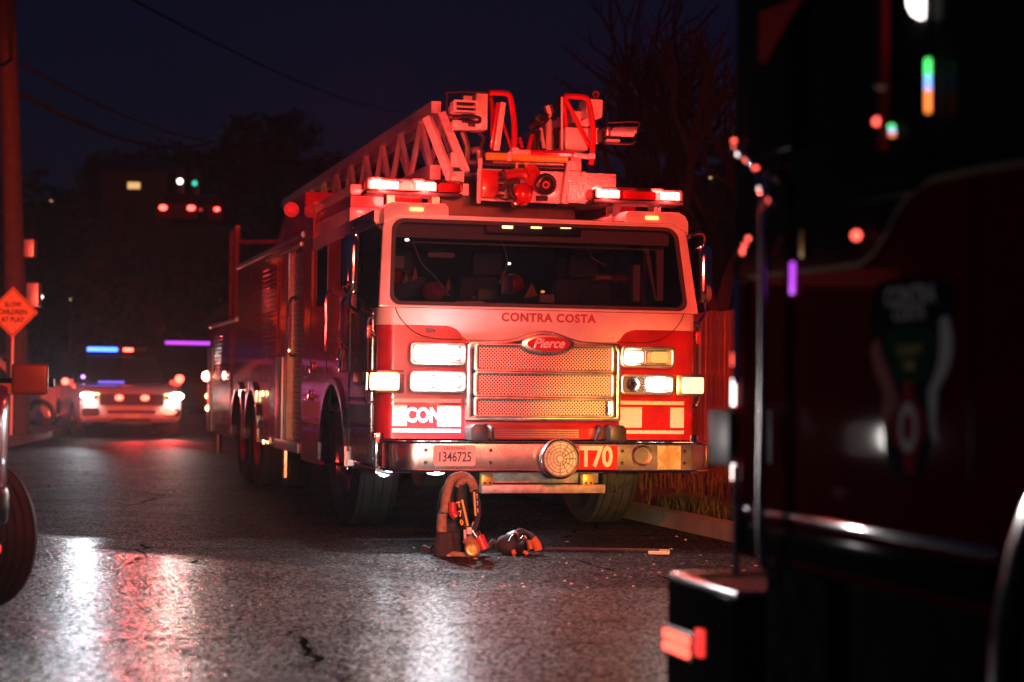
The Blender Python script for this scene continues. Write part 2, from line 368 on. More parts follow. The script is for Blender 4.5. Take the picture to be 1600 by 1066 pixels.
strip(Lk, -30, -1.7, .10, 'earth', 'verge')
# uneven earth verge on the right, with a low rise up to the fence
def verge():
    g = MB(); nu, nv = 14, 60; vs = []
    for j in range(nv+1):
        v = -6+24*j/nv
        for i in range(nu+1):
            u = 1.58+2.6*i/nu; k = i/nu
            z = .11+.10*k+.045*sin(v*1.9+u*2)*k+rnd.uniform(-.018, .018)*(0 if i == 0 else 1)
            vs.append(tuple(TF.w(u, v, z)))
    fs = [(j*(nu+1)+i, j*(nu+1)+i+1, (j+1)*(nu+1)+i+1, (j+1)*(nu+1)+i) for j in range(nv) for i in range(nu)]
    g.add(vs, fs).build('earth_bank', 'earth', kind='structure', smooth=True)
verge()
strip([(1.42, 18), (1.6, 19), (2.3, 25), (3.4, 32), (5, 42), (8, 60)], .16, 40, .10, 'earth', 'verge')
strip([(1.42, -30), (1.42, -6)], .16, 40, .10, 'earth', 'verge')
def tufts(spots, name, n, h, label, mname='grass'):
    g = MB()
    for _ in range(n):
        cu_, cv, ru, rv = rnd.choice(spots); u = rnd.gauss(cu_, ru); v = rnd.gauss(cv, rv)
        if u < 1.62: continue
        a = rnd.uniform(0, pi*2); hh = h*rnd.uniform(.4, 1.2); w = .006; p = TF.w(u, v, .1+.06*min(1, (u-1.58)/2.6)); l = rnd.uniform(.2, .9)*hh
        dx, dy = cos(a), sin(a); q = p+Vector((dx*l*.3, dy*l*.3, hh*.7)); t = p+Vector((dx*l, dy*l, hh))
        g.add([p+Vector((-dy*w, dx*w, 0)), p+Vector((dy*w, -dx*w, 0)), q+Vector((dy*w*.8, -dx*w*.8, 0)), q+Vector((-dy*w*.8, dx*w*.8, 0)), t], [(0, 1, 2, 3), (3, 2, 4)])
    o = g.build(name, mname, kind='stuff'); tag(o, label, 'grass'); return o
tufts([(1.85, .9, .16, .5), (1.8, 2.1, .12, .3), (2.1, 0, .2, .5)], 'grass', 2200, .13, 'short green weeds growing along the right kerb')
tufts([(2.9, 4.5, .3, 1.6), (2.9, 7, .3, 1.5), (3.0, 2.5, .2, 1)], 'grass', 4200, .30, 'tall dry grass along the foot of the board fence')
# leaf litter and pale scraps lying on the road
g = MB()
for _ in range(130):
    u = rnd.uniform(-1.6, 1.2); v = rnd.gauss(-2.2, 1.3); p = TF.w(u, v, .006); a = rnd.uniform(0, pi); s_ = rnd.uniform(.006, .022)
    g.add([p+Vector((cos(a)*s_, sin(a)*s_, 0)), p+Vector((-sin(a)*s_*.5, cos(a)*s_*.5, .008)), p-Vector((cos(a)*s_, sin(a)*s_, 0)), p+Vector((sin(a)*s_*.5, -cos(a)*s_*.5, .004))], [(0, 1, 2, 3)])
tag(g.build('leaf_litter', 'pale', kind='stuff'), 'scattered pale leaf scraps on the wet asphalt', 'litter')

# ================================================================== FENCE on the right
fr = thing('board_fence', 'tall red-lit wooden board fence behind the right kerb', 'fence', TF.w(3.35, 0), TF.t)
bm_ = MB().box(-.066, .066, 0, .022, 0, 1.86).build('board', 'wood', fr, bevel=.004, seg=1)
bme = bm_.data
for k in range(150):
    o = bm_ if k == 0 else bm_.copy()
    if k: COL.objects.link(o)
    o.parent = fr; o.location = (rnd.uniform(-.006, .006), -3+.142*k, .12+rnd.uniform(-.012, .012)); o.rotation_euler = (0, rnd.uniform(-.006, .006), -pi/2+rnd.uniform(-.02, .02))
for z in (.45, 1.1, 1.7): MB().box(.03, .07, -3.1, 18.3, z, z+.09).build('rail', 'wood', fr)
for k in range(9): MB().box(.07, .16, -3+2.4*k, -2.91+2.4*k, .05, 1.9).build('post', 'wood', fr)

# ================================================================== LADDER TRUCK (front plane at local y = 0, x to the right of the picture, y back)
T = thing('ladder_truck', 'red and white ladder fire truck with blazing headlight and T70 on its bumper', 'fire truck', TF.o, TF.t)
def wrap(hw, y0, y1, r=.12, th=.05, n=6):   # plan polygon of a front skin with rounded corners
    p = [(-hw, y1), (-hw, y0+r)]
    for k in range(1, n+1): t = R(180+90*k/n); p.append((-hw+r+r*cos(t), y0+r+r*sin(t)))
    for k in range(n+1): t = R(270+90*k/n); p.append((hw-r+r*cos(t), y0+r+r*sin(t)))
    p += [(hw, y1), (hw-th, y1), (hw-th, y0+r)]
    p += [(hw-th-.02, y0+th), (-hw+th+.02, y0+th), (-hw+th, y0+r), (-hw+th, y1)]
    return p
FY = .45
MB().plan(wrap(1.25, FY, .72), .76, 1.597).build('cab_front', 'red_paint', T, smooth=True)
MB().plan(wrap(1.25, FY, .72), 1.6, 1.728).build('upper_front_panel', 'white_paint', T, smooth=True)
arch = [(-.74, 1.60), (-.70, 1.592), (-.66, 1.575), (-.635, 1.55), (-.62, 1.525), (-.585, 1.50)]
pl = arch+[(-x, z) for x, z in reversed(arch)]
MB().front(pl, FY-.004, FY+.02).build('centre_panel', 'white_paint', T)
# painted creases of the two cab skins
for s in (-1, 1):
    pts = [(s*1.13, FY-.003, 1.728), (s*1.09, FY-.006, 1.65), (s*1.0, FY-.006, 1.56), (s*.9, FY-.006, 1.515), (s*.78, FY-.006, 1.50), (s*.62, FY-.006, 1.50)]
    MB().tube(curve(pts, 4), .0035, 5).build('panel_seam', 'dark_red_paint', T)
# windshield frame
def rr2(hw0, hw1, z0, z1, r0_, r1, n=5):
    p = []
    for cx, cz, a, r in ((hw1-r1, z1-r1, 0, r1), (-hw1+r1, z1-r1, 90, r1), (-hw0+r0_, z0+r0_, 180, r0_), (hw0-r0_, z0+r0_, 270, r0_)):
        for k in range(n+1):
            t = R(a+90*k/n); p.append((cx+r*cos(t), cz+r*sin(t)))
    return p
SL = .18/.75
fyz = lambda off: (lambda a, b: (a, FY+off+(b-1.73)*SL, b))
out = rr2(1.25, 1.205, 1.731, 2.44, .01, .13); inn = rr2(1.165, 1.135, 1.752, 2.405, .07, .10)
MB().ring(out, inn, fyz(0), fyz(.06)).build('windshield_frame', 'white_paint', T, bevel=.012)
gas = rr2(1.168, 1.138, 1.748, 2.408, .07, .10); gi = rr2(1.135, 1.105, 1.778, 2.378, .06, .08)
MB().ring(gas, gi, fyz(.004), fyz(.03)).build('windshield_gasket', 'rubber', T)
MB().prism(gi, fyz(.018), fyz(.024)).build('windshield', 'glass', T)
# roof edge and corner caps over the windshield
for s in (-1, 1):
    q = [(s*1.205, 2.36), (s*1.205, 2.46), (s*1.19, 2.50), (s*1.14, 2.525), (s*.72, 2.525), (s*.70, 2.50), (s*.70, 2.43), (s*1.08, 2.43)]
    g = MB(); g.prism(q if s > 0 else q[::-1], lambda a, b: (a, .56+(b-2.36)*SL, b), lambda a, b: (a, 1.9, b)); g.build('roof_cap', 'white_paint', T, bevel=.015)
    MB().box(-.05+s*.93-.02, .05+s*.93-.02, .575, .60, 2.462, 2.486).build('marker_lamp', 'e_amber', T, bevel=.004)
MB().box(-.70, .70, .63, 1.9, 2.425, 2.445).build('roof_skin', 'dark_metal', T)
MB().box(-1.15, 1.15, .60, .63, 2.418, 2.436).build('drip_rail', 'white_paint', T)
# clearance lamp bar inside the top of the windshield
MB().box(-.40, .36, .645, .675, 2.315, 2.40).build('lamp_bar', 'black_plastic', T, bevel=.01)
for px in (793, 838, 884):
    u, v, w = TF.v(px, 355, .64); MB().box(u-.042, u+.042, .632, .646, w-.011, w+.011).build('marker_lamp', 'e_amber_b', T, bevel=.004)
# text and emblems on the front
text('lettering', 'CONTRA COSTA', .088, 'pink_ink', T, (.05, FY-.004, 1.672), (1, 0, 0), (0, 0, 1), .002, .0028, sx=1.0, space=1.12)
text('lettering', '834', .045, 'ink', T, (-.86, FY-.004, 1.562), (1, 0, 0), (0, 0, 1), .0015, .001, sx=1.2)
# reflective striping
for s in (-1, 1):
    MB().box(s*.62 if s > 0 else -1.14, 1.14 if s > 0 else -.62, FY-.003, FY+.002, 1.028, 1.056).build('stripe', 'white_tape', T)
    MB().box(s*.62 if s > 0 else -1.14, 1.14 if s > 0 else -.62, FY-.003, FY+.002, .806, .832).build('stripe', 'white_tape', T)
    for a, b_ in ((.62, .80), (1.03, 1.14)):
        MB().box(min(s*a, s*b_), max(s*a, s*b_), FY-.003, FY+.002, .853, 1.008).build('block', 'white_tape', T)
text('lettering', 'CON', .15, 'white_tape', T, (-.905, FY-.004, .93), (1, 0, 0), (0, 0, 1), .002, .006, sx=.78)
# grille: surround, mesh, bars, badge
top = [(-.60, 1.50)]+[(x, 1.50+.075*(.5+.5*cos(pi*min(1, abs(x)/.33)))) for x in [-.33+.66*k/14 for k in range(15)]]+[(.60, 1.50)]
def gr_loop(d, zt=0):
    p = [(-.60+d, .90+d), (.60-d, .90+d)]
    t = [(.60-d, 1.46-d), (.58-d, 1.49-d)]+[(x*(1-d*.6), 1.50-d+.075*(.5+.5*cos(pi*min(1, abs(x)/.33)))) for x in [.33-.66*k/14 for k in range(15)]]+[(-.58+d, 1.49-d), (-.60+d, 1.46-d)]
    return p+t
L0, L1 = gr_loop(0), gr_loop(.035)
MB().ring(L0, L1, lambda a, b: (a, FY-.10, b), lambda a, b: (a, FY, b)).build('grille_surround', 'bumper_chrome', T, bevel=.012)
MB().front(gr_loop(.03), FY-.02, FY-.015).build('grille_back', 'black_plastic', T)
for z0, z1 in ((1.285, 1.455), (1.095, 1.245), (.945, 1.055)):
    MB().ring(rrect(-.55, .55, z0-.022, z1+.022, .03), rrect(-.515, .515, z0, z1, .012), lambda a, b: (a, FY-.125, b), lambda a, b: (a, FY-.03, b)).build('grille_bar', 'bumper_chrome', T, bevel=.006)
    MB().box(-.52, .52, FY-.055, FY-.05, z0, z1).build('grille_mesh', 'punched', T)
MB().box(-.018, .018, FY-.10, FY-.02, .90, .92).build('latch', 'chrome', T)
MB().cyl((.50, FY-.13, 1.05), (.50, FY-.13, .95), .014).build('hood_latch', 'chrome_dull', T)
MB().front(circ(.01, 1.475, .205, 32, .072), FY-.15, FY-.11).build('badge', 'bumper_chrome', T, bevel=.006)
MB().front(circ(.01, 1.475, .165, 32, .052), FY-.153, FY-.14).build('badge_field', 'red_tape', T)
text('badge_script', 'Pierce', .098, 'white_paint', T, (.01, FY-.156, 1.478), (1, 0, 0), (0, 0, 1), .003, .0025, shear=.35, sx=.95)
MB().box(-.60, .60, FY-.02, FY+.05, .845, .90).build('lower_rail', 'red_paint', T, bevel=.008)
for k in range(4): MB().box(-.44, .30, FY, FY+.04, .772+.017*k, .782+.017*k).build('vent_slat', 'alu', T)
MB().box(-.46, .32, FY+.04, FY+.05, .755, .845).build('vent_back', 'black_plastic', T)
for s in (-1, 1):
    q = [(s*.60, .757), (s*.60, .85), (s*.57, .875), (s*.50, .875), (s*.47, .85), (s*.47, .757)]
    MB().front(q, .20, FY-.002).build('hinge_cover', 'black_plastic', T, bevel=.01)
    MB().tube(curve([(s*.44, .40, .86), (s*.42, .30, .84), (s*.40, .34, .76)]), .015).build('hose', 'rubber', T)
# lamp clusters
def cluster(s):
    for (z0, z1, nm) in ((1.308, 1.475, 'warning'), (1.105, 1.262, 'head')):
        a, b_ = (.60, 1.03)
        x0, x1 = min(s*a, s*b_), max(s*a, s*b_)
        MB().ring(rrect(x0, x1, z0, z1, .035), rrect(x0+.028, x1-.028, z0+.026, z1-.026, .018), lambda p, q: (p, FY-.10, q), lambda p, q: (p, FY, q)).build('lamp_bezel', 'bumper_chrome', T, bevel=.008)
        MB().box(x0+.02, x1-.02, FY-.03, FY-.02, z0+.02, z1-.02).build('reflector', 'chrome_dull', T)
        for k in range(2):
            c0 = x0+.038+k*((x1-x0)/2-.016); c1 = c0+(x1-x0)/2-.058
            inner = (k == 1) if s < 0 else (k == 0)
            if nm == 'head':
                lit = 'e_head' if (s < 0) else ('e_head' if not inner else None)
                if s > 0 and not inner: lit = 'e_head_r'
                if s < 0 and inner: lit = 'e_head'
            else:
                lit = 'e_red_core' if (s > 0 and inner) else ('e_white' if s < 0 else 'e_amber_dim')
            if lit: 
                MB().front(rrect(c0+.012, c1-.012, z0+.042, z1-.042, .02), FY-.075, FY-.06).build('headlight' if nm == 'head' else 'warning_lamp', lit, T)
            else: MB().lathe([(.055, 0), (.05, .02), (.02, .045), (.012, .045), (0, .02)], ((c0+c1)/2, FY-.03, (z0+z1)/2), (0, -1, 0), 20).build('headlight', 'chrome', T)
            MB().front(rrect(c0, c1, z0+.03, z1-.03, .02), FY-.086, FY-.082).build('lens', 'clear_lens', T)
    # turn signal wrapped round the cab corner
    MB().box(min(s*1.06, s*1.275), max(s*1.06, s*1.275), FY-.05, FY+.20, 1.095, 1.265).build('signal_housing', 'chrome_dull', T, bevel=.02)
    MB().box(min(s*1.10, s*1.285), max(s*1.10, s*1.285), FY-.06, FY+.16, 1.115, 1.245).build('turn_signal', 'e_amber_b' if s < 0 else 'e_turn', T, bevel=.02)
cluster(-1); cluster(1)
# bumper
def bump(y0, hw, r, th, yb=.42, n=7):
    p = [(-hw, yb)]
    for k in range(n+1): t = R(180+90*k/n); p.append((-hw+r+r*cos(t), y0+.22+.22*sin(t)))
    for k in range(n+1): t = R(270+90*k/n); p.append((hw-r+r*cos(t), y0+.22+.22*sin(t)))
    p.append((hw, yb)); return p
bo = bump(0, 1.235, .20, .03); bi = bump(.03, 1.205, .19, .03)
MB().ring(bo, bi, lambda a, b: (a, b, .545), lambda a, b: (a, b, .745)).build('bumper', 'bumper_chrome', T, bevel=.01)
for z in (.535, .742): MB().tube([(a, b-.001, z+.004) for a, b in bo], .011, 8).build('bumper_lip', 'chrome', T)
MB().plan(bi, .725, .732).build('bumper_deck', 'tread_plate', T)
for s in (-1, 1): 
    MB().box(min(s*1.238, s*1.247), max(s*1.238, s*1.247), .26, .40, .56, .73).build('bumper_end_panel', 'red_paint', T)
    MB().box(s*1.22-.008, s*1.22+.008, .085, .11, .56, .73).build('bumper_rib', 'chrome', T)
MB().front(rrect(-.925, -.617, .578, .727, .015), -.012, -.004).build('licence_plate', 'plate_white', T)
text('plate_number', '1346725', .098, 'ink', T, (-.771, -.014, .640), (1, 0, 0), (0, 0, 1), .001, .001, sx=.74)
text('plate_state', 'CALIFORNIA', .028, 'red_tape', T, (-.771, -.014, .704), (1, 0, 0), (0, 0, 1), .001, .0005, sx=.9, space=1.15)
MB().box(.125, .458, -.014, -.002, .552, .730).build('unit_panel', 'red_tape', T)
text('unit_number', 'T70', .205, 'white_tape', T, (.293, -.016, .641), (1, 0, 0), (0, 0, 1), .002, .0065, sx=.80, space=.95)
for x in (-.98, -.50, .50, .985): 
    for z in (.60, .69): MB().lathe([(0, -.008), (.009, -.007), (.013, 0)], (x, 0, z), (0, 1, 0), 12).build('bolt', 'chrome', T, smooth=True)
# siren loudspeaker
MB().lathe([(.08, .14), (.125, .12), (.145, .05), (.150, 0), (.142, -.014), (.13, -.008), (.128, .012)], (-.005, -.10, .635), (0, 1, 0), 40).build('siren_horn', 'bumper_chrome', T, smooth=True)
g = MB()
for r in (.028, .052, .076, .100, .122): g.tube([(-.005+r*cos(t*pi/16), -.105, .635+r*sin(t*pi/16)) for t in range(32)], .006, 5, closed=True)
for k in range(12): a = k*pi/6; g.cyl((-.005+.02*cos(a), -.102, .635+.02*sin(a)), (-.005+.126*cos(a), -.102, .635+.126*sin(a)), .004, 5)
g.build('siren_mesh', 'bumper_chrome', T, smooth=True)
MB().front(circ(-.005, .635, .13, 32), -.095, -.09).build('siren_back', 'alu', T)
MB().lathe([(.055, .02), (.062, -.012), (.075, -.018), (.084, -.004), (.086, .004)], (.653, 0, .657), (0, 1, 0), 32).build('fog_lamp_ring', 'bumper_chrome', T, smooth=True)
MB().lathe([(0, .035), (.03, .03), (.056, .012)], (.653, 0, .657), (0, 1, 0), 28).build('fog_lamp', 'amber_lens', T, smooth=True)
g = MB()     # diamond-pattern step plate
for k in range(1, 7):
    d = .0145*k
    for sx_, sz_ in ((1, 1), (1, -1), (-1, 1), (-1, -1)):
        a = (.865+sx_*d, .643); b_ = (.865, .643+sz_*d)
        g.cyl((a[0], -.006, a[1]), (b_[0], -.006, b_[1]), .0028, 5)
MB().box(.775, .955, -.006, -.001, .555, .730).build('step_plate', 'steel', T); g.build('step_plate_ribs', 'gold', T)
# under the bumper
def TB(x0, y0, x1, y1, v): a = TF.v(x0, y0, v); b_ = TF.v(x1, y1, v); return min(a[0], b_[0]), max(a[0], b_[0]), min(a[2], b_[2]), max(a[2], b_[2])
a = TB(750, 757, 942, 770, .2); MB().box(a[0], a[1], .14, .24, a[2], a[3]).build('tow_beam', 'steel', T, bevel=.004)
a = TB(757, 743, 935, 755, .25); MB().box(a[0], a[1], .25, .33, a[2], a[3]+.02).build('cross_member', 'steel', T, bevel=.004)
for px in (758, 915):
    a = TF.v(px, 750, .2); MB().box(a[0]-.045, a[0]+.045, .13, .20, a[2]-.04, a[2]+.05).build('tow_bracket', 'gold', T, bevel=.012)
    for dx in (-.02, .02): MB().cyl((a[0]+dx, .124, a[2]-.02), (a[0]+dx, .132, a[2]-.02), .010, 8).build('bolt', 'dark_metal', T)
MB().lathe([(0, -.03), (.05, -.024), (.085, 0), (.09, .01)], (-.885, .10, .535), (0, 0, 1), 28).build('ground_lamp', 'e_white2', T, smooth=True)
MB().lathe([(0, -.03), (.03, -.024), (.055, 0), (.06, .01)], (-1.22, .38, .51), (.25, -.3, 1), 24).build('ground_lamp', 'white_paint', T, smooth=True)
g = MB(); g.box(-.47, -.40, .3, 9, .45, .72); g.box(.30, .37, .3, 9, .45, .72); g.build('chassis_rails', 'undercarriage', T, kind='stuff')
MB().box(-1.0, 1.0, 2.1, 2.5, .44, .56).build('front_axle', 'undercarriage', T, bevel=.03)
MB().box(-1.0, -.5, 3.1, 7.0, .35, .55).build('fuel_tank', 'undercarriage', T, bevel=.05)
MB().box(.5, 1.0, 3.1, 7.0, .35, .55).build('battery_box', 'undercarriage', T, bevel=.03)
MB().box(-1.1, 1.1, 2.9, 12.6, .5, .9).build('underbody', 'undercarriage', T)
for px in (955, 962): 
    a = TF.v(px, 745, .3); MB().tube(curve([a, (a[0]+.01, .32, .42), (a[0]+.05, .4, .36), (a[0]+.2, .6, .42)]), .008).build('hose', 'rubber', T)
# cab sides
def archpoly(cx, r, zc, n=14): return [(cx+r*cos(pi*k/n), zc+r*1.0*sin(pi*k/n)) for k in range(n+1)]
AC, AR, AZ = 2.42, .70, .50
for s in (-1, 1):
    x0, x1 = (s*1.25, s*1.21)
    p = [(.72, .56), (.72, 1.72), (4.25, 1.72), (4.25, .50)]+[(y, z) for y, z in archpoly(AC, AR, AZ) if True]
    p = [(.72, .56), (.72, 1.72), (4.25, 1.72), (4.25, .45), (AC+AR, .45)]+archpoly(AC, AR, AZ)+[(AC-AR, .56)]
    MB().side(p, x0, x1).build('cab_side', 'red_paint', T)
    # upper side with window openings: posts and rails
    xs = (min(x0, x1), max(x0, x1))
    for y0, y1, z0, z1 in ((1.62, 1.80, 1.72, 2.44), (2.62, 2.84, 1.72, 2.44), (3.74, 4.25, 1.72, 2.44), (.72, 4.25, 2.38, 2.44), (1.80, 2.62, 1.72, 2.38)):
        pass
    MB().box(*xs, 1.66, 2.84, 1.72, 2.36).build('cab_upper_side', 'red_paint', T)
    MB().box(*xs, 3.70, 4.25, 1.72, 2.80).build('cab_rear_post', 'red_paint', T)
    MB().box(*xs, .70, 4.25, 2.36, 2.47).build('cab_top_rail', 'white_paint', T)
    MB().box(*xs, 2.84, 3.70, 1.72, 1.84).build('window_sill', 'red_paint', T)
    xm = s*1.225
    MB().box(xm-.004, xm+.004, 2.84, 3.70, 1.84, 2.36).build('side_window', 'dark_glass', T)
    MB().side([(.62, 1.74), (.70, 2.36), (1.66, 2.36), (1.66, 1.74)], xm-.004, xm+.004).build('side_window', 'dark_glass', T)
    MB().box(s*1.252-.004, s*1.252+.004, 1.67, 1.70, .62, 2.36).build('door_gap', 'black_plastic', T)
    for y in (2.84, 3.74): MB().box(s*1.252-.003, s*1.252+.003, y, y+.015, 1.25, 2.36).build('door_gap', 'black_plastic', T)
    # stripes along the side
    for z0, z1, mm_ in ((.855, 1.0, 'white_tape'), (.806, .832, 'white_tape'), (1.028, 1.056, 'white_tape')):
        for y0, y1 in ((.62, 1.66), (3.20, 4.2)): MB().box(s*1.252-.002, s*1.252+.002, y0, y1, z0, z1).build('side_stripe', mm_, T)
    # wheel arch moulding
    outp = archpoly(AC, AR+.01, AZ); inp = archpoly(AC, AR-.045, AZ)
    MB().ring(outp+[(AC-AR-.01, .46)][:0], inp, lambda a, b: (s*1.275, a, b), lambda a, b: (s*1.20, a, b)).build('wheel_arch', 'chrome_dull' if s < 0 else 'alu', T)
    MB().side([(AC-AR, .47), (AC-AR-.03, .47)]+[(a-.0, b) for a, b in archpoly(AC, AR+.03, AZ)[::-1]][:0]+[(AC-AR-.03, 1.1), (AC-AR+.16, 1.1)], s*1.255, s*1.25).build('arch_trim', 'chrome_dull', T)
    # front step under the door
    MB().box(min(s*1.26, s*1.0), max(s*1.26, s*1.0), .50, 1.68, .50, .56).build('cab_step', 'chrome', T, bevel=.008)
    MB().box(min(s*1.265, s*1.2), max(s*1.265, s*1.2), .46, .50, .50, .80).build('corner_bracket', 'chrome', T, bevel=.006)
    MB().box(s*1.25-.012, s*1.25+.012, .66, .70, .56, 1.70).build('door_edge', 'chrome_dull', T, bevel=.004)
    # handrails
    for y, z0, z1 in ((.60, 1.02, 1.66), (2.50, 1.40, 1.93), (4.66, 1.42, 1.97), (1.70, 1.45, 1.85)):
        MB().tube(curve([(s*1.25, y, z0), (s*1.31, y, z0+.03), (s*1.31, y, (z0+z1)/2), (s*1.31, y, z1-.03), (s*1.25, y, z1)], 5), .016, 8).build('grab_handle', 'chrome', T, smooth=True)
    for y, z in ((2.05, 1.40), (1.98, 1.30), (3.55, 1.30), (3.62, 1.05)):
        MB().box(min(s*1.25, s*1.275), max(s*1.25, s*1.275), y, y+.11, z-.05, z+.05).build('door_handle', 'chrome', T, bevel=.012)
    MB().box(min(s*1.25, s*1.262), max(s*1.25, s*1.262), 1.0, 1.45, 1.17, 1.25).build('reflector_strip', 'gold', T, bevel=.004)
    # mirrors: bowed chrome arm with a tall chrome back
    mu, my = s*1.40, .76
    MB().tube(curve([(s*1.21, .62, 2.32), (s*1.26, .60, 2.36), (s*1.34, .66, 2.375), (s*1.395, my-.02, 2.35), (s*1.40, my, 2.28)], 6), .014, 8).build('mirror_arm', 'chrome', T, smooth=True)
    MB().tube(curve([(s*1.41, my, 1.86), (s*1.42, my, 1.76), (s*1.37, .70, 1.70), (s*1.32, .64, 1.66), (s*1.30, .60, 1.58), (s*1.25, .60, 1.52)], 6), .013, 8).build('mirror_arm', 'chrome', T, smooth=True)
    MB().box(s*1.30-.018, s*1.30+.018, .58, .62, 1.50, 1.60).build('arm_bracket', 'red_paint', T, bevel=.006)
    pr = [(0, 0), (.05, .01), (.075, .04), (.08, .10), (.08, .36), (.075, .42), (.05, .45), (0, .46)]
    g = MB(); g.X = Matrix.Translation((mu, my, 1.83)) @ Matrix.Diagonal((.95, .9, 1, 1)); g.lathe(pr, (0, 0, 0), (0, 0, 1), 24); g.build('mirror_back', 'chrome', T, smooth=True)
    MB().box(mu-.075, mu+.075, my+.065, my+.072, 1.87, 2.25).build('mirror_glass', 'dark_glass', T)
# shell behind: roof, back wall, floor of the cab
MB().box(-1.21, 1.21, .66, 4.25, .92, .98).build('cab_floor', 'dark_metal', T)
MB().box(-1.21, 1.21, 1.9, 4.25, 2.44, 2.47).build('cab_roof', 'white_paint', T)
MB().box(-1.21, 1.21, 4.20, 4.25, .98, 2.44).build('cab_back_wall', 'dark_metal', T)
# raised roof boxes behind the lightbars
for s, x0, x1 in ((-1, -1.23, -.62), (1, .95, 1.23)):
    MB().box(x0, x1, 1.90, 4.25, 2.47, 2.60).build('roof_box', 'white_paint', T, bevel=.012)
    MB().box(x0+.01, x1-.01, 1.915, 4.25, 2.603, 2.69).build('roof_band', 'red_paint', T)
    MB().box(x0, x1, 1.90, 4.25, 2.693, 2.79).build('roof_lid', 'white_paint', T, bevel=.03)
# inside of the cab
MB().box(-1.1, 1.1, .72, .80, 2.27, 2.40).build('headliner', 'headliner', T, bevel=.01)
MB().box(-1.12, 1.12, .62, 1.05, 1.62, 1.77).build('dashboard', 'black_plastic', T, bevel=.03)
MB().box(-.62, -.40, .66, .70, 1.765, 1.80).build('dash_label', 'pale', T)
for x in (-.85, -.1, .72):
    g = MB(); g.box(x-.24, x+.24, 1.75, 1.90, 1.25, 2.05); g.build('seat_back', 'seat', T, bevel=.05)
    MB().box(x-.13, x+.13, 1.76, 1.88, 2.06, 2.26).build('head_rest', 'seat', T, bevel=.04)
g = MB(); g.tube([(.68+.21*cos(t*pi/14), 1.06-.05*sin(t*pi/14), 1.80+.2*sin(t*pi/14)) for t in range(28)], .014, 7, closed=True); g.cyl((.48, 1.06, 1.8), (.88, 1.06, 1.8), .012, 6); g.build('steering_wheel', 'black_plastic', T, smooth=True)
for px, py, s_, h in ((634, 435, .05, .10), (648, 428, .05, .13), (784, 432, .07, .11), (829, 455, .12, .13), (700, 445, .05, .13)):
    u, v, w = TF.v(px, py, 1.6); MB().front([(u-s_/2, w-h/2), (u+s_/2, w-h/2+.03), (u+s_*.1, w+h/2)], 1.60, 1.61).build('reflective_patch', 'orange_cloth', T)
for px0, py0, px1, py1 in ((872, 404, 955, 440),): 
    a = TB(px0, py0, px1, py1, 2.6); MB().box(a[0], a[1], 2.6, 2.65, a[2], a[3]).build('rear_panel', 'red_paint', T)
a = TB(1003, 374, 1036, 470, .95); MB().ring([(a[0], a[3]), (a[1], a[3]), (a[1], a[2]), (a[0]+.12, a[2])], [(a[0]+.06, a[3]-.06), (a[1]-.06, a[3]-.06), (a[1]-.05, a[2]+.03), (a[0]+.12, a[2]+.03)], lambda p, q: (p, .95, q), lambda p, q: (p, .99, q)).build('door_frame', 'headliner', T)
MB().cyl((-1.0, .69, 2.235), (1.0, .69, 2.235), .008, 6).build('visor_rod', 'alu', T)
for px in (646, 678, 783, 850):
    a = TF.v(px, 372, .9); MB().box(a[0]-.03, a[0]+.03, .88, .90, a[2]-.012, a[2]+.012).build('switch_panel', 'headliner', T)
for px, py, m_ in ((636, 375, 'e_white'), (795, 412, 'e_far_white'), (848, 456, 'e_led_o'), (740, 465, 'headliner')):
    a = TF.v(px, py, 1.5); MB().sphere(a, .012, 8, sx=1.6).build('dash_light', m_, T)
for x, y, z, w_, h_, m_ in ((-.3, .95, 1.86, .16, .10, 'black_plastic'), (-.12, 1.05, 1.95, .10, .16, 'dark_metal'), (.18, .95, 1.84, .12, .08, 'headliner'), (-.95, 1.3, 2.12, .12, .10, 'headliner'), (.25, 1.5, 2.24, .30, .06, 'dark_metal'), (-.55, 1.5, 2.2, .22, .05, 'headliner'), (1.0, 1.2, 2.0, .06, .30, 'headliner')):
    MB().box(x-w_/2, x+w_/2, y, y+.08, z-h_/2, z+h_/2).build('cab_equipment', m_, T, bevel=.012)
for x, z in ((-.98, 2.02), (-.62, 1.90), (.02, 1.98)): MB().sphere((x, 1.45, z), .105, 14, sx=1, sy=1.2, sz=.8).build('hanging_helmet', 'red_paint', T, smooth=True)
for p_ in (((-.9, 1.0, 2.3), (-.82, 1.0, 2.1), (-.7, 1.05, 2.0), (-.6, 1.0, 1.85)), ((-.2, .95, 2.3), (-.14, .98, 2.12), (-.2, 1, 1.95)), ((.5, .95, 2.3), (.56, 1, 2.18), (.66, .95, 2.12))): MB().tube(curve(p_, 5), .007, 6).build('coiled_cord', 'alu', T, smooth=True)
MB().tube(curve([(-1.02, .52, 1.775), (-.4, .50, 1.80), (.1, .51, 1.785)]), .007, 6).build('wiper', 'black_plastic', T)
MB().tube(curve([(.2, .51, 1.785), (.6, .50, 1.80), (1.05, .52, 1.775)]), .007, 6).build('wiper', 'black_plastic', T)
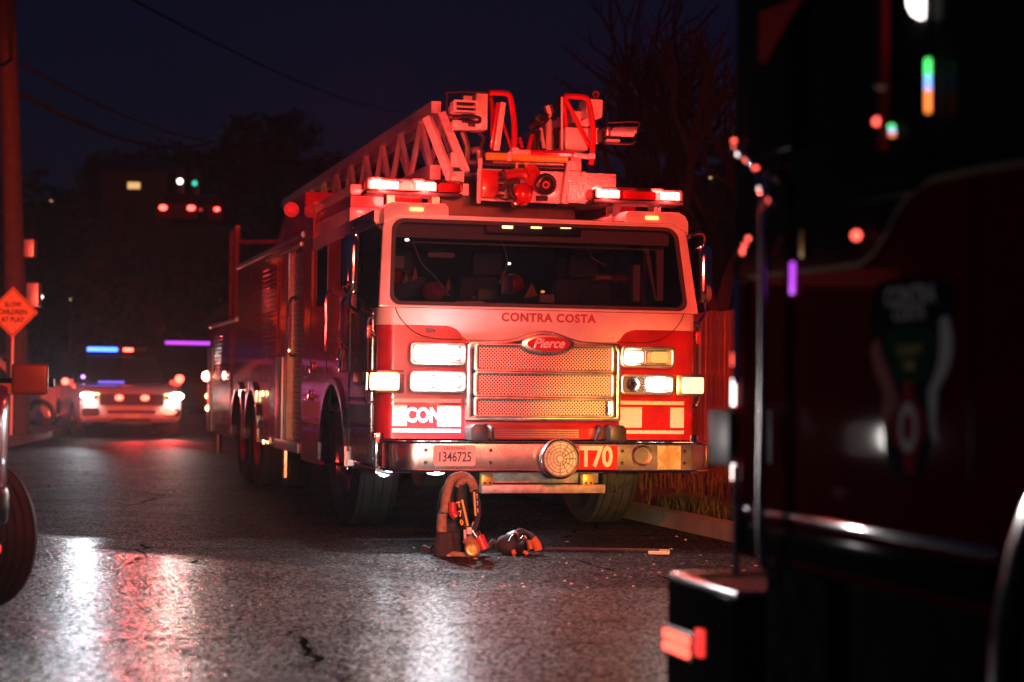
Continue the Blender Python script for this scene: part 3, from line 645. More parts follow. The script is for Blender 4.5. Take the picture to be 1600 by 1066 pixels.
# ---- wheels
def wheel(parent, x, y, r, w, hub='chrome_dull', out=-1, lugs=10, steer=0, name='wheel'):
    X = Matrix.Translation((x, y, r)) @ Matrix.Rotation(steer, 4, 'Z')
    hw = w/2
    pr = [(.60*r, -hw*.85), (.80*r, -hw), (.93*r, -hw*.96), (.985*r, -hw*.82)]
    ng = 4
    for k in range(ng):
        c = -hw*.62+hw*1.24*k/(ng-1); pr += [(r, c-.012-.05*hw), (r, c-.007), (r-.014, c-.005), (r-.014, c+.005), (r, c+.007)]
    pr += [(.985*r, hw*.82), (.93*r, hw*.96), (.80*r, hw), (.60*r, hw*.85)]
    pr = sorted(pr[:4], key=lambda q: q[1])+pr[4:-4]+pr[-4:]
    g = MB(); g.X = X; g.lathe(pr, (0, 0, 0), (1, 0, 0), 48); t = g.build(name, 'rubber', parent, smooth=True)
    g = MB(); g.X = X; o_ = out*hw
    g.lathe([(.61*r, o_*.86), (.58*r, o_*.9), (.52*r, o_*.55), (.50*r, o_*.3), (.30*r, o_*.35), (.28*r, o_*.7), (.20*r, o_*.85), (.19*r, o_*1.02), (0, o_*1.05)], (0, 0, 0), (1, 0, 0), 36)
    g.build('rim', hub, t, smooth=True)
    g = MB(); g.X = X
    for k in range(lugs): a = 2*pi*k/lugs; g.cyl((o_*.35, .38*r*cos(a), .38*r*sin(a)), (o_*.62, .38*r*cos(a), .38*r*sin(a)), .022*r/.5, 6)
    g.build('lug_nuts', 'chrome', t)
    return t
wheel(T, -1.02, 2.25, .55, .37, out=-1, steer=R(3)); wheel(T, 1.02, 2.25, .55, .37, out=1, steer=R(3))
for y in (7.95, 9.30):
    for x, o_ in ((-1.07, -1), (-.76, -1), (1.07, 1), (.76, 1)): wheel(T, x, y, .53, .27, out=o_, lugs=8, hub='red_paint')
# ---- body behind the cab
for s in (-1, 1):
    X0, X1 = min(s*1.24, s*1.16), max(s*1.24, s*1.16)
    # high compartment skin over the tandem with two arched cut-outs
    p = [(5.95, .50), (5.95, 2.52), (9.62, 2.52), (9.62, 1.90), (12.85, 1.90), (12.85, .48), (9.92, .48)]+archpoly(9.30, .62, .52)+[(8.66, .80)]+archpoly(7.95, .62, .52)+[(7.33, .50)]
    MB().side(p, s*1.24, s*1.20).build('body_side', 'red_paint', T)
    MB().box(X0, X1, 4.32, 4.42, .50, 2.52).build('door_post', 'alu', T)
    MB().box(X0, X1, 5.30, 5.46, .50, 2.52).build('door_post', 'alu', T)
    MB().box(X0, X1, 4.42, 5.30, 2.44, 2.52).build('door_header', 'red_paint', T)
    MB().box(min(s*1.24, s*1.268), max(s*1.24, s*1.268), 5.50, 5.95, .53, 1.42).build('rub_column', 'alu', T, bevel=.01)
    MB().box(X0, X1, 5.46, 5.95, .50, 2.52).build('body_column', 'red_paint', T)
    MB().box(min(s*1.24, s*1.27), max(s*1.24, s*1.27), 12.3, 12.85, .50, 1.62).build('rear_column', 'alu', T, bevel=.01)
    # roll-up shutters, slat by slat
    g0 = None
    for (y0, y1, z0, z1) in ((4.42, 5.30, .62, 2.44), (10.15, 12.25, .60, 1.80), (5.98, 7.15, 1.45, 2.42)):
        sx_ = s*(1.19 if y0 < 5.9 or 0 else 1.252)
        n = int((z1-z0)/.05)
        g = MB().box(-.006, .006, 0, y1-y0, .003, .046); base = g.build('shutter_slat', 'alu' if y0 < 5.9 else 'red_paint', T, bevel=.003, seg=1)
        for k in range(n):
            o = base if k == 0 else base.copy()
            if k: COL.objects.link(o); o.parent = T
            o.location = (sx_, y0, z0+.05*k)
    MB().box(s*1.17-.005, s*1.17+.005, 4.42, 5.30, .55, 2.44).build('compartment_back', 'dark_metal', T)
    MB().cyl((s*1.235, 4.30, 2.55), (s*1.235, 9.64, 2.55), .035, 8).build('top_rail', 'alu', T)
    MB().cyl((s*1.25, 4.40, 2.47), (s*1.25, 6.9, 2.47), .02, 8).build('drip_rail', 'alu', T)
    MB().cyl((s*1.235, 9.7, 1.92), (s*1.235, 12.85, 1.92), .03, 8).build('top_rail', 'alu', T)
    MB().box(min(s*1.1, s*1.27), max(s*1.1, s*1.27), 4.35, 6.0, .50, .60).build('side_step', 'tread_plate', T, bevel=.01)
    for cy in (7.95, 9.30): MB().ring(archpoly(cy, .65, .52), archpoly(cy, .56, .52), lambda a, b: (s*1.275, a, b), lambda a, b: (s*1.20, a, b)).build('fender', 'chrome_dull', T)
    for y in (7.0, 9.95): MB().cyl((s*1.0, y, .55), (s*1.0, y, .22), .05, 10).build('outrigger_jack', 'dark_metal', T)
    for y in (5.9, 12.4): MB().cyl((s*1.15, y, .5), (s*1.15, y, .2), .045, 10).build('outrigger_jack', 'chrome_dull', T)
    MB().box(min(s*1.24, s*1.26), max(s*1.24, s*1.26), 7.15, 7.32, .55, .75).build('mud_guard', 'dark_metal', T)
    MB().box(min(s*1.24, s*1.30), max(s*1.24, s*1.30), 6.1, 6.9, .56, .60).build('side_lip', 'chrome', T)
MB().box(-1.19, 1.19, 5.6, 9.62, .95, 2.50).build('body_core', 'dark_metal', T)
MB().box(-1.19, 1.19, 9.62, 12.85, .95, 1.88).build('rear_body_core', 'dark_metal', T)
MB().box(-1.19, 1.19, 4.28, 5.6, 2.46, 2.50).build('body_roof', 'tread_plate', T)
# side marker and warning lamps, seen on the left flank
for px, py, m_, r_ in ((376, 615, 'e_red_core', .05), (401, 615, 'e_amber_b', .03), (411, 615, 'e_amber_b', .03), (350, 587, 'e_red_core', .05), (412, 689, 'e_amber_b', .035)):
    a = TF.u(px, py, -1.262); MB().sphere(a, r_, 10, sx=.35, sy=1.4).build('side_lamp', m_, T)
a = TF.u(323, 588, -1.27); MB().sphere(a, .07, 10).build('side_lamp', 'e_red_core', T)
a = TF.u(325, 638, -1.27); MB().sphere(a, .04, 10).build('side_lamp', 'e_amber_b', T)
# hose-bed box with round red beacon behind the cab, ladder pedestal
MB().add(*(lambda P: (P, [(0, 1, 2, 3), (4, 7, 6, 5), (0, 4, 5, 1), (1, 5, 6, 2), (2, 6, 7, 3), (3, 7, 4, 0)]))([(-1.2, 4.5, 2.5), (-.72, 4.5, 2.5), (-.72, 7.0, 2.5), (-1.2, 7.0, 2.5), (-1.2, 4.55, 2.98), (-.72, 4.55, 2.98), (-.72, 5.7, 2.98), (-1.2, 5.7, 2.98)])).build('locker', 'red_paint', T, bevel=.02)
MB().lathe([(.068, 0), (.072, -.02), (.05, -.035), (.032, -.01), (.02, -.02), (0, -.02)], TF.v(455, 328, 4.48), (0, 1, 0), 24).build('beacon', 'beacon_red', T, smooth=True)
# outline frame standing over the rear deck (folded rack)
g = MB()
A = TF.u(344, 362, -1.1); Bp = TF.u(358, 355, -1.1)
for y in (10.55, 11.15): g.cyl((-1.15, y, 1.95), (-1.15, y, 3.10), .035, 8)
g.cyl((-1.15, 10.55, 3.10), (-1.15, 11.15, 3.10), .035, 8); g.cyl((-1.15, 10.55, 2.55), (-1.15, 11.15, 2.55), .02, 8)
g.cyl((-1.15, 10.55, 2.92), (-.45, 10.1, 2.92), .03, 8); g.cyl((-1.15, 11.15, 1.99), (-.4, 10.4, 1.99), .05, 8); g.cyl((-.45, 10.1, 2.92), (-.45, 10.1, 1.95), .03, 8)
g.build('rack_frame', 'red_paint', T)
# ---- light bars
def lightbar(x0, x1, cells, ry):
    MB().box(x0, x1, ry, ry+.24, 2.598, 2.625).build('lightbar_base', 'black_plastic', T, bevel=.008)
    for a, b_, m_ in cells:
        if m_:
            MB().box(a+.008, b_-.008, ry+.02, ry+.2, 2.635, 2.705).build('lightbar_module', 'e_red', T, bevel=.015)
            if m_ == 'e_red_core':
                n_ = max(2, int((b_-a)/.045))
                for k in range(n_):
                    xa = a+.02+(b_-a-.04)*k/n_; MB().box(xa+.004, xa+(b_-a-.04)/n_-.004, ry+.008, ry+.018, 2.645, 2.697).build('led_cell', m_, T, bevel=.003, seg=1)
        else: MB().box(a+.006, b_-.006, ry+.012, ry+.2, 2.633, 2.70).build('lightbar_cover', 'dark_red_paint', T, bevel=.006)
    MB().ring(rrect(x0, x1, 2.625, 2.722, .03), rrect(x0+.012, x1-.012, 2.633, 2.712, .02), lambda a, b: (a, ry, b), lambda a, b: (a, ry+.24, b)).build('lightbar_shell', 'red_lens', T)
    for x in (x0+.2, x1-.2): MB().box(x-.03, x+.03, ry+.05, ry+.2, 2.52, 2.6).build('lightbar_foot', 'chrome_dull', T)
lightbar(-1.30, -.55, ((-1.29, -1.03, 'e_red_core'), (-1.02, -.93, 'e_red'), (-.93, -.74, 'e_red_core'), (-.73, -.56, None)), .78)
lightbar(.50, 1.24, ((.51, .73, 'e_red_core'), (.75, 1.02, None), (1.03, 1.23, 'e_red_core')), .78)
# ---- the truck's own lamps (each by its lens, save the one added under the chassis)
def beam(frame_parent, name, loc, energy, col, aim, ang=120, size=.08, blend=.5): return lamp(name, 'SPOT', frame_parent, loc, energy, col, aim, size, ang, blend)
for x, e_ in ((-.915, 26), (-.715, 32), (.93, 1.5)): lamp('headlight_glow', 'POINT', T, (x, FY-.135, 1.185), e_*2.1, (.90, .95, 1), size=.03)
lamp('warning_glow', 'POINT', T, (-.80, FY-.15, 1.385), 10, (.95, .93, 1), size=.05); lamp('warning_glow', 'POINT', T, (.71, FY-.16, 1.39), 1.6, (1, .25, .15), size=.04)
lamp('signal_glow', 'POINT', T, (-1.22, FY-.14, 1.18), 1.6, (1, .6, .25), size=.03)
for x, e_ in ((-1.16, 30), (-.83, 30), (.62, 18), (1.13, 18)):
    lamp('lightbar_glow', 'POINT', T, (x, .70, 2.67), e_, (1, .05, .045), size=.05)
    lamp('lightbar_glow', 'POINT', T, (x, 1.10, 2.74), e_*.8, (1, .05, .045), size=.05)

for x, y, e_ in ((-.885, .02, 4.5), (-1.22, .30, 3.0)): lamp('ground_glow', 'POINT', T, (x, y, .47), e_, (.85, .93, 1), size=.04)
lamp('ground_glow', 'POINT', T, (.2, 1.2, .40), 1.2, (.75, .85, 1), size=.1)  # extra lamp under the chassis, with no lens of its own
# ================================================================== AERIAL LADDER (part of the truck)
LX0, LX1 = -.50, .76
g = MB()
def ladder_side(x, z0, z1, y0, y1, name):
    MB().box(x-.04, x+.04, y0, y1, z1-.05, z1+.05).build('top_chord', 'white_paint', T)
    MB().box(x-.045, x+.045, y0, y1, z0-.06, z0+.06).build('bottom_chord', 'white_paint', T)
    n = int((y1-y0)/.85)
    for k in range(n):
        a = y0+.15+(y1-y0-.3)*k/n; b_ = y0+.15+(y1-y0-.3)*(k+1)/n; m_ = (a+b_)/2
        MB().tube([(x, a, z0+.05), (x, m_, z1-.05)], .028, 6).build('brace', 'white_paint', T)
        MB().tube([(x, m_, z1-.05), (x, b_, z0+.05)], .028, 6).build('brace', 'white_paint', T)
for x in (LX0, LX1): ladder_side(x, 2.92, 3.46, 2.0, 11.0, 'outer')
for x in (LX0+.12, LX1-.12): ladder_side(x, 3.0, 3.40, 1.75, 10.0, 'inner')
for k in range(22): MB().cyl((LX0+.12, 1.9+.36*k, 3.0), (LX1-.12, 1.9+.36*k, 3.0), .02, 8).build('rung', 'alu', T, smooth=True)
for k in range(22): MB().cyl((LX0, 2.1+.36*k, 2.92), (LX1, 2.1+.36*k, 2.92), .02, 8).build('rung', 'alu', T, smooth=True)
# slanting end posts
for (x0, y0, x1, y1) in ((668, 184, 708, 288), (690, 178, 728, 270)):
    a = TF.v(x0, y0, 1.9); b_ = TF.v(x1, y1, 1.7)
    MB().tube([a, b_], .045, 4).build('end_post', 'white_paint', T)
MB().box(-.62, .9, 5.0, 6.6, 2.5, 2.86).build('turntable', 'dark_metal', T, bevel=.03)
MB().box(-.45, .72, 2.0, 2.3, 2.5, 2.86).build('ladder_cradle', 'dark_metal', T, bevel=.02)
# tip assembly, drawn on the plane just ahead of the ladder end
TV = 1.55
def at(px, py, dv=0): return TF.v(px, py, TV+dv)
def plate(x0, y0, x1, y1, d0, d1, name, m, bevel=.006):
    a = at(x0, y0); b_ = at(x1, y1); return MB().box(min(a[0], b_[0]), max(a[0], b_[0]), TV+d0, TV+d1, min(a[2], b_[2]), max(a[2], b_[2])).build(name, m, T, bevel=bevel)
def pipe(pts, r, name, m, dv=0, n=6): 
    P = [at(x, y, dv) for x, y in pts]; return MB().tube(curve(P, n) if len(P) > 2 else P, r, 8).build(name, m, T, smooth=True)
def poly(pts, d0, d1, name, m, bevel=.004):
    P = [at(x, y) for x, y in pts]; return MB().front([(p[0], p[2]) for p in P], TV+d0, TV+d1).build(name, m, T, bevel=bevel)
plate(749, 262, 891, 318, .05, .09, 'tip_plate', 'white_paint')
pipe([(751, 248), (748, 318)], .018, 'tip_edge', 'white_paint', .02)
pipe([(888, 252), (879, 318)], .018, 'tip_edge', 'white_paint', .02)
plate(752, 266, 778, 310, -.03, .045, 'control_box', 'red_paint', .01)
pipe([(760, 244), (886, 248)], .032, 'tip_roller', 'yellow_tape', -.02)
pipe([(770, 253), (880, 257)], .014, 'tip_rod', 'steel', .0)
plate(767, 259, 885, 262, .0, .05, 'tip_bar', 'dark_metal')
pipe([(797, 237), (828, 238)], .022, 'tip_rail', 'white_paint', -.03); pipe([(828, 239), (896, 241)], .028, 'tip_rail', 'red_paint', -.03); pipe([(896, 242), (926, 246)], .022, 'tip_rail', 'white_paint', -.03)
# monitor nozzle
a = at(818, 305, -.10); MB().sphere((a[0], a[1]+.03, a[2]+.01), .075, 16, sx=1.15, sz=1.25).build('monitor_body', 'red_paint', T, smooth=True)
pipe([(790, 274), (812, 271), (824, 274)], .042, 'monitor_inlet', 'red_paint', -.12)
pipe([(822, 268), (832, 268), (835, 280), (828, 292)], .055, 'monitor_elbow', 'red_paint', -.14)
pipe([(812, 283), (795, 286), (785, 296)], .02, 'monitor_hose', 'rubber', -.12)
for y in (273, 281, 289, 297, 305): pipe([(779, y), (788, y+1)], .011, 'connector', 'rubber', -.06)
pipe([(775, 306), (790, 312), (803, 308)], .010, 'monitor_cable', 'rubber', -.08)
pipe([(784, 266), (790, 276), (800, 280), (798, 300), (806, 312)], .02, 'monitor_frame', 'dark_metal', -.10)
a = at(853, 288, -.28); MB().lathe([(.05, .22), (.06, .10), (.085, .03), (.088, -.01), (.07, -.03), (.055, -.02), (.05, .01), (.025, .02), (.022, .0), (0, .0)], a, (0, 1, 0), 32).build('nozzle', 'black_plastic', T, smooth=True)
MB().lathe([(.089, .06), (.091, .045), (.088, .03)], a, (0, 1, 0), 32).build('nozzle_ring', 'chrome', T, smooth=True)
a = at(853, 289, -.30); MB().lathe([(.03, .02), (.03, 0), (.018, 0)], a, (0, 1, 0), 20).build('nozzle_tip', 'red_cyl', T, smooth=True)
for px in (806, 820): a = at(px, 318, -.08); MB().lathe([(0, -.02), (.018, -.015), (.026, 0), (.026, .06)], a, (0, 1, 0), 16).build('bolt', 'chrome_dull', T, smooth=True)
pipe([(838, 310), (855, 310)], .022, 'actuator', 'dark_metal', -.1)
plate(858, 300, 862, 304, .03, .05, 'label_plate', 'red_tape'); plate(888, 304, 893, 316, .02, .05, 'side_tab', 'white_paint')
for x in (808, 822): pipe([(x, 255), (x-1, 265)], .01, 'clip', 'yellow_tape', -.01)
# left flood lamp box and guard
plate(744, 145, 762, 203, .0, .22, 'lamp_box', 'white_paint', .012)
plate(709, 196, 746, 203, .02, .12, 'lamp_bracket', 'white_paint'); plate(726, 148, 740, 158, .04, .1, 'lamp_mount', 'white_paint')
def flood(x0, y0, x1, y1):
    a = at(x0, y0); b_ = at(x1, y1); X0, X1, Z0, Z1 = a[0], b_[0], b_[2], a[2]
    MB().ring(rrect(X0, X1, Z0, Z1, .015), rrect(X0+.018, X1-.018, Z0+.016, Z1-.016, .01), lambda p, q: (p, TV-.06, q), lambda p, q: (p, TV+.06, q)).build('flood_frame', 'white_paint', T, bevel=.004)
    zc = (Z0+Z1)/2
    for dz in (-.03, .03): MB().lathe([(0, 0), (.022, 0), (.024, X1-X0-.06), (0, X1-X0-.06)], (X0+.03, TV-.03, zc+dz), (1, 0, 0), 12).build('flood_tube', 'chrome', T, smooth=True)
    MB().box(X0+.01, X1-.01, TV+.0, TV+.05, Z0+.01, Z1-.01).build('flood_back', 'alu', T)
flood(706, 157, 745, 178)
g = MB()
for pts in ([(699, 144), (762, 144)], [(699, 144), (699, 172), (706, 180), (745, 184)], [(706, 182), (748, 188), (750, 180)]): pass
pipe([(762, 144), (703, 144), (699, 150), (699, 176), (706, 181)], .009, 'lamp_guard', 'black_plastic', -.08)
pipe([(706, 182), (745, 183), (750, 188), (746, 191), (722, 189)], .014, 'lamp_guard', 'black_plastic', -.08)
plate(707, 188, 731, 201, -.02, .05, 'ballast', 'white_paint', .008)
# left hand loop and leaning step
pipe([(765, 145), (790, 146), (797, 152), (801, 172), (804, 200), (803, 238)], .024, 'hand_rail', 'red_paint', -.05, 8)
pipe([(764, 146), (769, 170), (770, 235)], .020, 'hand_rail', 'red_paint', .08)
pipe([(785, 190), (799, 232)], .014, 'rail_brace', 'red_paint', 0)
poly([(781, 160), (789, 162), (779, 236), (770, 236)], -.04, .0, 'folding_step', 'white_paint')
poly([(776, 160), (781, 160), (770, 232), (766, 230)], .0, .04, 'folding_step', 'red_paint')
pipe([(796, 252), (797, 238)], .02, 'rail_foot', 'white_paint', -.06)
plate(797, 232, 807, 243, -.08, -.03, 'rail_clamp', 'white_paint', .008); plate(916, 241, 926, 250, -.08, -.03, 'rail_clamp', 'white_paint', .008)
# right hand loop
pipe([(878, 152), (878, 236)], .010, 'hand_rail', 'white_paint', 0)
pipe([(881, 150), (912, 152), (920, 160), (925, 184), (927, 210), (925, 244), (923, 258)], .024, 'hand_rail', 'red_paint', -.05, 8)
pipe([(880, 150), (884, 186), (886, 234)], .018, 'hand_rail', 'red_paint', .06)
pipe([(882, 152), (922, 230)], .020, 'rail_brace', 'red_paint', 0)
poly([(919, 152), (946, 154), (945, 182), (934, 186), (919, 182)], .06, .28, 'lamp_box', 'white_paint', .012)
a = at(931, 148, .1); MB().tube([(a[0]+.025*cos(t*pi/8), a[1], a[2]+.025*sin(t*pi/8)) for t in range(16)], .006, 6, closed=True).build('lifting_eye', 'red_paint', T)
plate(885, 198, 920, 235, .02, .24, 'junction_box', 'white_paint', .012); poly([(905, 193), (926, 178), (930, 190), (921, 198)], .05, .2, 'box_arm', 'white_paint')
plate(922, 198, 938, 224, .05, .2, 'junction_box', 'white_paint', .01); plate(936, 201, 944, 222, .03, .16, 'lamp_mount', 'dark_metal', .006)
plate(947, 201, 992, 210, -.05, .06, 'flood_frame', 'white_paint', .008); plate(945, 199, 954, 214, -.06, .08, 'flood_mount', 'chrome_dull', .006)
g = MB()
for k in range(14): a = at(957+2.6*k, 200); b_ = at(957+2.6*k, 206); g.cyl((a[0], TV-.06, a[2]), (b_[0], TV-.06, b_[2]), .0035, 4)
g.build('flood_fins', 'alu', T, kind='stuff')
pipe([(954, 208), (990, 209)], .026, 'flood_tube', 'white_paint', -.05)
plate(947, 217, 968, 223, -.02, .05, 'ballast', 'white_paint'); pipe([(950, 192), (996, 191), (994, 204)], .010, 'lamp_guard', 'black_plastic', -.05); pipe([(945, 224), (985, 225), (993, 220)], .010, 'lamp_guard', 'black_plastic', -.05)
poly([(888, 251), (898, 250), (904, 266), (892, 266)], .02, .1, 'tip_gusset', 'white_paint'); plate(886, 266, 905, 285, .02, .2, 'tip_gusset', 'white_paint', .01)
plate(709, 265, 730, 283, .1, .25, 'cradle_block', 'white_paint', .01); plate(711, 285, 735, 305, .05, .2, 'cradle_block', 'white_paint', .01); pipe([(700, 268), (700, 283)], .02, 'cradle_pin', 'white_paint', .05)
# cables and fittings behind the tip
for pts, r, m_ in (([(746, 206), (756, 215), (752, 232), (760, 244)], .02, 'rubber'), ([(712, 206), (700, 215), (716, 230), (722, 262)], .022, 'dark_metal'), ([(722, 206), (730, 232), (726, 262)], .03, 'steel'),
                   ([(838, 182), (845, 190), (868, 182)], .03, 'dark_metal'), ([(826, 200), (856, 180), (878, 152)], .028, 'dark_metal'), ([(808, 238), (830, 236), (846, 200), (842, 178)], .014, 'rubber'),
                   ([(858, 168), (858, 236)], .030, 'white_paint'), ([(832, 210), (826, 234)], .02, 'red_paint'), ([(812, 215), (816, 232)], .018, 'red_paint'), ([(845, 200), (850, 232)], .016, 'white_paint'), ([(870, 200), (872, 232)], .03, 'dark_metal'), ([(838, 205), (835, 234)], .025, 'dark_metal'),
                   ([(856, 165), (860, 178)], .04, 'alu'), ([(736, 236), (748, 236), (748, 262)], .03, 'steel')):
    pipe(pts, r, 'hydraulic_line', m_, .35)
MB().box(.54, .95, 1.62, 2.2, 2.67, 2.925).build('diamond_box', 'tread_plate', T, bevel=.006)
lamp('tip_glow', 'POINT', T, (.1, .9, 2.56), 3, (1, .06, .05), size=.1)

# ================================================================== PATROL SUV in the distance
so = W0.v(205, 672, 39.0); so = Vector((so[0], so[1], 0))
SU = thing('patrol_suv', 'white patrol SUV with blue roof light and headlights on, facing us beside the dark van', 'car', so, R(19))
SU.scale = (1.08, 1, 1)
def loft(sections, name, m, parent, smooth=True, cap=True):
    g = MB(); n = len(sections[0]); vs = [p for s_ in sections for p in s_]; fs = []
    for i in range(len(sections)-1):
        for k in range(n): fs.append((i*n+k, i*n+(k+1) % n, (i+1)*n+(k+1) % n, (i+1)*n+k))
    if cap: fs += [tuple(range(n))[::-1], tuple((len(sections)-1)*n+k for k in range(n))]
    return g.add(vs, fs).build(name, m, parent, smooth=smooth)
def hull(y, hw, z0, z1, r=.1): return [(a, y, b) for a, b in rrect(-hw, hw, z0, z1, r, 4)]
def car_body(P, paint, L=5.0, hoodz=1.08, low=.32):
    loft([hull(0, .80, low+.08, .80, .12), hull(.12, .95, low, .95, .14), hull(.5, 1.0, low-.02, hoodz-.02, .14), hull(1.45, 1.0, low-.04, hoodz+.04, .12), hull(3.4, 1.0, low-.04, hoodz+.08, .12), hull(L-.2, .98, low, hoodz+.08, .12), hull(L, .9, low+.1, hoodz, .12)], 'body', paint, P)
    loft([hull(1.35, .86, hoodz, hoodz+.06, .02), hull(2.15, .72, hoodz, 1.72, .09), hull(3.2, .74, hoodz, 1.77, .09), hull(L-.7, .72, hoodz, 1.73, .09), hull(L-.2, .8, hoodz, 1.2, .05)], 'roof', 'black_paint' if paint == 'white_paint' and L < 5.05 else paint, P)
    g = MB(); g.quad((-.80, 1.42, hoodz+.08), (.80, 1.42, hoodz+.08), (.66, 2.08, 1.64), (-.66, 2.08, 1.64)); 
    g.X = Matrix.Translation((0, -.025, .02)); g.v = [tuple(Vector(v)+Vector((0, -.03, .015))) for v in g.v]; g.build('windshield', 'dark_glass2', P)
    for s in (-1, 1):
        MB().add([(s*.865, 1.65, hoodz+.10), (s*.80, 2.2, 1.60), (s*.80, L-.9, 1.60), (s*.87, L-.55, hoodz+.12)], [(0, 1, 2, 3)]).build('side_window', 'dark_glass2', P)
        MB().box(min(s*.93, s*1.17), max(s*.93, s*1.17), 1.55, 1.68, 1.05, 1.20).build('mirror', paint, P, bevel=.03)
        for y in (.95, L-1.0): wheel(P, s*.90, y, .38, .24, out=s, lugs=5)
car_body(SU, 'white_paint')
MB().front(rrect(-.60, .60, .66, .90, .06), -.02, .12).build('grille', 'black_plastic', SU)
for z in (.70, .77, .84): MB().box(-.58, .58, -.03, -.02, z, z+.02).build('grille_bar', 'dark_metal', SU)
MB().front(rrect(-.45, .45, .50, .56, .02), -.02, .1).build('lower_slot', 'black_plastic', SU)
MB().front([(-.42, .28), (.42, .28), (.34, .40), (-.34, .40)], -.01, .2).build('lower_grille', 'black_plastic', SU)
for s in (-1, 1):
    MB().front([(s*.62, .80), (s*.95, .78), (s*.97, .92), (s*.85, .95), (s*.62, .90)][::s], .0, .16).build('headlight', 'e_headfar', SU, bevel=.02) if 0 else None
    MB().front(rrect(min(s*.64, s*.96), max(s*.64, s*.96), .80, .92, .05), -.015, .3).build('headlight_housing', 'black_plastic', SU)
    MB().front(rrect(min(s*.60, s*.92), max(s*.60, s*.92), .44, .60, .05), -.01, .2).build('fog_recess', 'black_plastic', SU)
for s, w_ in ((-1, .085), (1, .10)):
    MB().sphere((s*.84, -.04, .86), w_, 12, sx=1.35, sy=.5, sz=.7).build('headlight', 'e_far_head', SU)
    MB().box(min(s*.62, s*.76), max(s*.62, s*.76), -.03, 0, .875, .905).build('running_light', 'e_amber_b', SU)
    MB().sphere((s*.24, -.06, .82), .062, 10, sx=1.3, sy=.5).build('grille_light', 'e_redspot', SU)
MB().sphere((.70, -.04, .545), .10, 12, sx=1.5, sy=.5, sz=.7).build('fog_light', 'e_redspot', SU)
MB().sphere((1.12, 1.5, 1.22), .09, 12).build('mirror_beacon', 'e_redspot', SU); MB().sphere((-1.10, 1.5, 1.14), .07, 12).build('mirror_beacon', 'e_redspot', SU)
MB().sphere((-.78, 1.3, 1.24), .04, 12).build('pillar_light', 'e_blue_pt', SU)
MB().front(rrect(-.16, .16, .40, .50, .02), -.05, -.03).build('licence_plate', 'plate_white', SU)
MB().box(-.56, .56, 2.3, 2.58, 1.78, 1.90).build('lightbar', 'black_plastic', SU, bevel=.03)
MB().box(-.60, .0, 2.27, 2.5, 1.79, 1.89).build('lightbar_module', 'e_bluebar', SU, bevel=.04); MB().box(.10, .30, 2.27, 2.5, 1.80, 1.88).build('lightbar_module', 'e_redspot', SU, bevel=.03)
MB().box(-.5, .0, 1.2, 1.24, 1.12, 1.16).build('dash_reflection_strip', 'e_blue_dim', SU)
beam(SU, 'headlight_beam', (-.84, -.14, .86), 850, (.86, .92, 1), (-.17, -1, -.02), 17, .10, 1)
beam(SU, 'headlight_beam', (.84, -.14, .86), 420, (1, .93, .82), (-.17, -1, -.02), 17, .10, 1)
beam(SU, 'blue_beam', (-.3, 2.1, 1.85), 45, (.12, .25, 1), (-.24, -1, 0), 15, .12)
beam(SU, 'red_beam', (.7, -.2, .55), 420, (1, .05, .04), (-.12, -1, -.08), 36, .1)
beam(SU, 'red_beam', (0, -.2, .82), 300, (1, .05, .04), (-.12, -1, -.08), 36, .1)

# ================================================================== dark van with purple roof strip, behind
vo = W0.v(300, 640, 56); VN = thing('dark_van', 'dark van with a purple light strip along its roof, behind the patrol SUV', 'van', (vo[0], vo[1], 0), R(12))
loft([hull(0, 1.0, .4, 1.1, .1), hull(.3, 1.05, .35, 1.3, .1), hull(6, 1.05, .35, 1.3, .1)], 'body', 'dark_red_paint', VN)
loft([hull(.5, .95, 1.25, 1.35, .04), hull(1.1, .98, 1.25, 2.25, .1), hull(6, .98, 1.25, 2.25, .1)], 'roof', 'black_paint', VN)
for s in (-1, 1):
    for y in (1.0, 4.8): wheel(VN, s*.93, y, .38, .26, out=s, lugs=5)
MB().box(-.78, .8, .95, 1.2, 2.28, 2.38).build('light_strip', 'e_purple', VN, bevel=.03)
MB().sphere((.45, -.02, .75), .07, 10).build('headlight', 'e_amber_b', VN)

# ================================================================== parked car behind the pole, tinted purple by the patrol lights
po = W0.v(150, 640, 44); PC = thing('parked_car', 'pale parked car lit purple, side on behind the utility pole', 'car', (po[0], po[1], 0), R(82))
car_body(PC, 'white_paint', L=5.1)
beam(SU, 'side_glow', (-1.0, 2.3, 1.86), 1100, (.45, .08, 1), (-1, .45, -.15), 80, .1)

# ================================================================== RED PICKUP at the left edge
PF = Frame(-2.27, 8.62, 16)
PK = thing('pickup_truck', 'red pickup with a wide tow mirror, cut off by the left edge of the photo', 'pickup', PF.o, PF.t)
def phull(y, x0, x1, z0, z1, r=.06): return [(a, y, b) for a, b in rrect(x0, x1, z0, z1, r, 4)]
loft([phull(.02, -1.85, -.10, .62, .98), phull(.12, -1.95, -.03, .60, 1.05), phull(.36, -2.0, 0, .60, 1.10)], 'front_end', 'red_paint', PK)
for s, x in ((1, 0), (-1, -2.0)):
    MB().side([(.36, .62), (.36, 1.06), (.6, 1.12), (5.2, 1.15), (5.2, .55), (4.75, .55)]+archpoly(4.3, .45, .55)+[(1.45, .55)]+archpoly(1.0, .46, .52)+[(.53, .6)], x-.04 if s > 0 else x+.04, x).build('body_side', 'red_paint', PK, bevel=.01)
MB().box(-1.96, -.04, .36, 1.95, 1.04, 1.10).build('hood', 'red_paint', PK, bevel=.03)
loft([[(a-1.0, y, b) for a, b in rrect(-hw, hw, 1.1, z, .05, 4)] for y, hw, z in ((1.9, .86, 1.16), (2.5, .74, 1.80), (3.6, .76, 1.84), (3.9, .8, 1.2))], 'cabin', 'dark_glass2', PK)
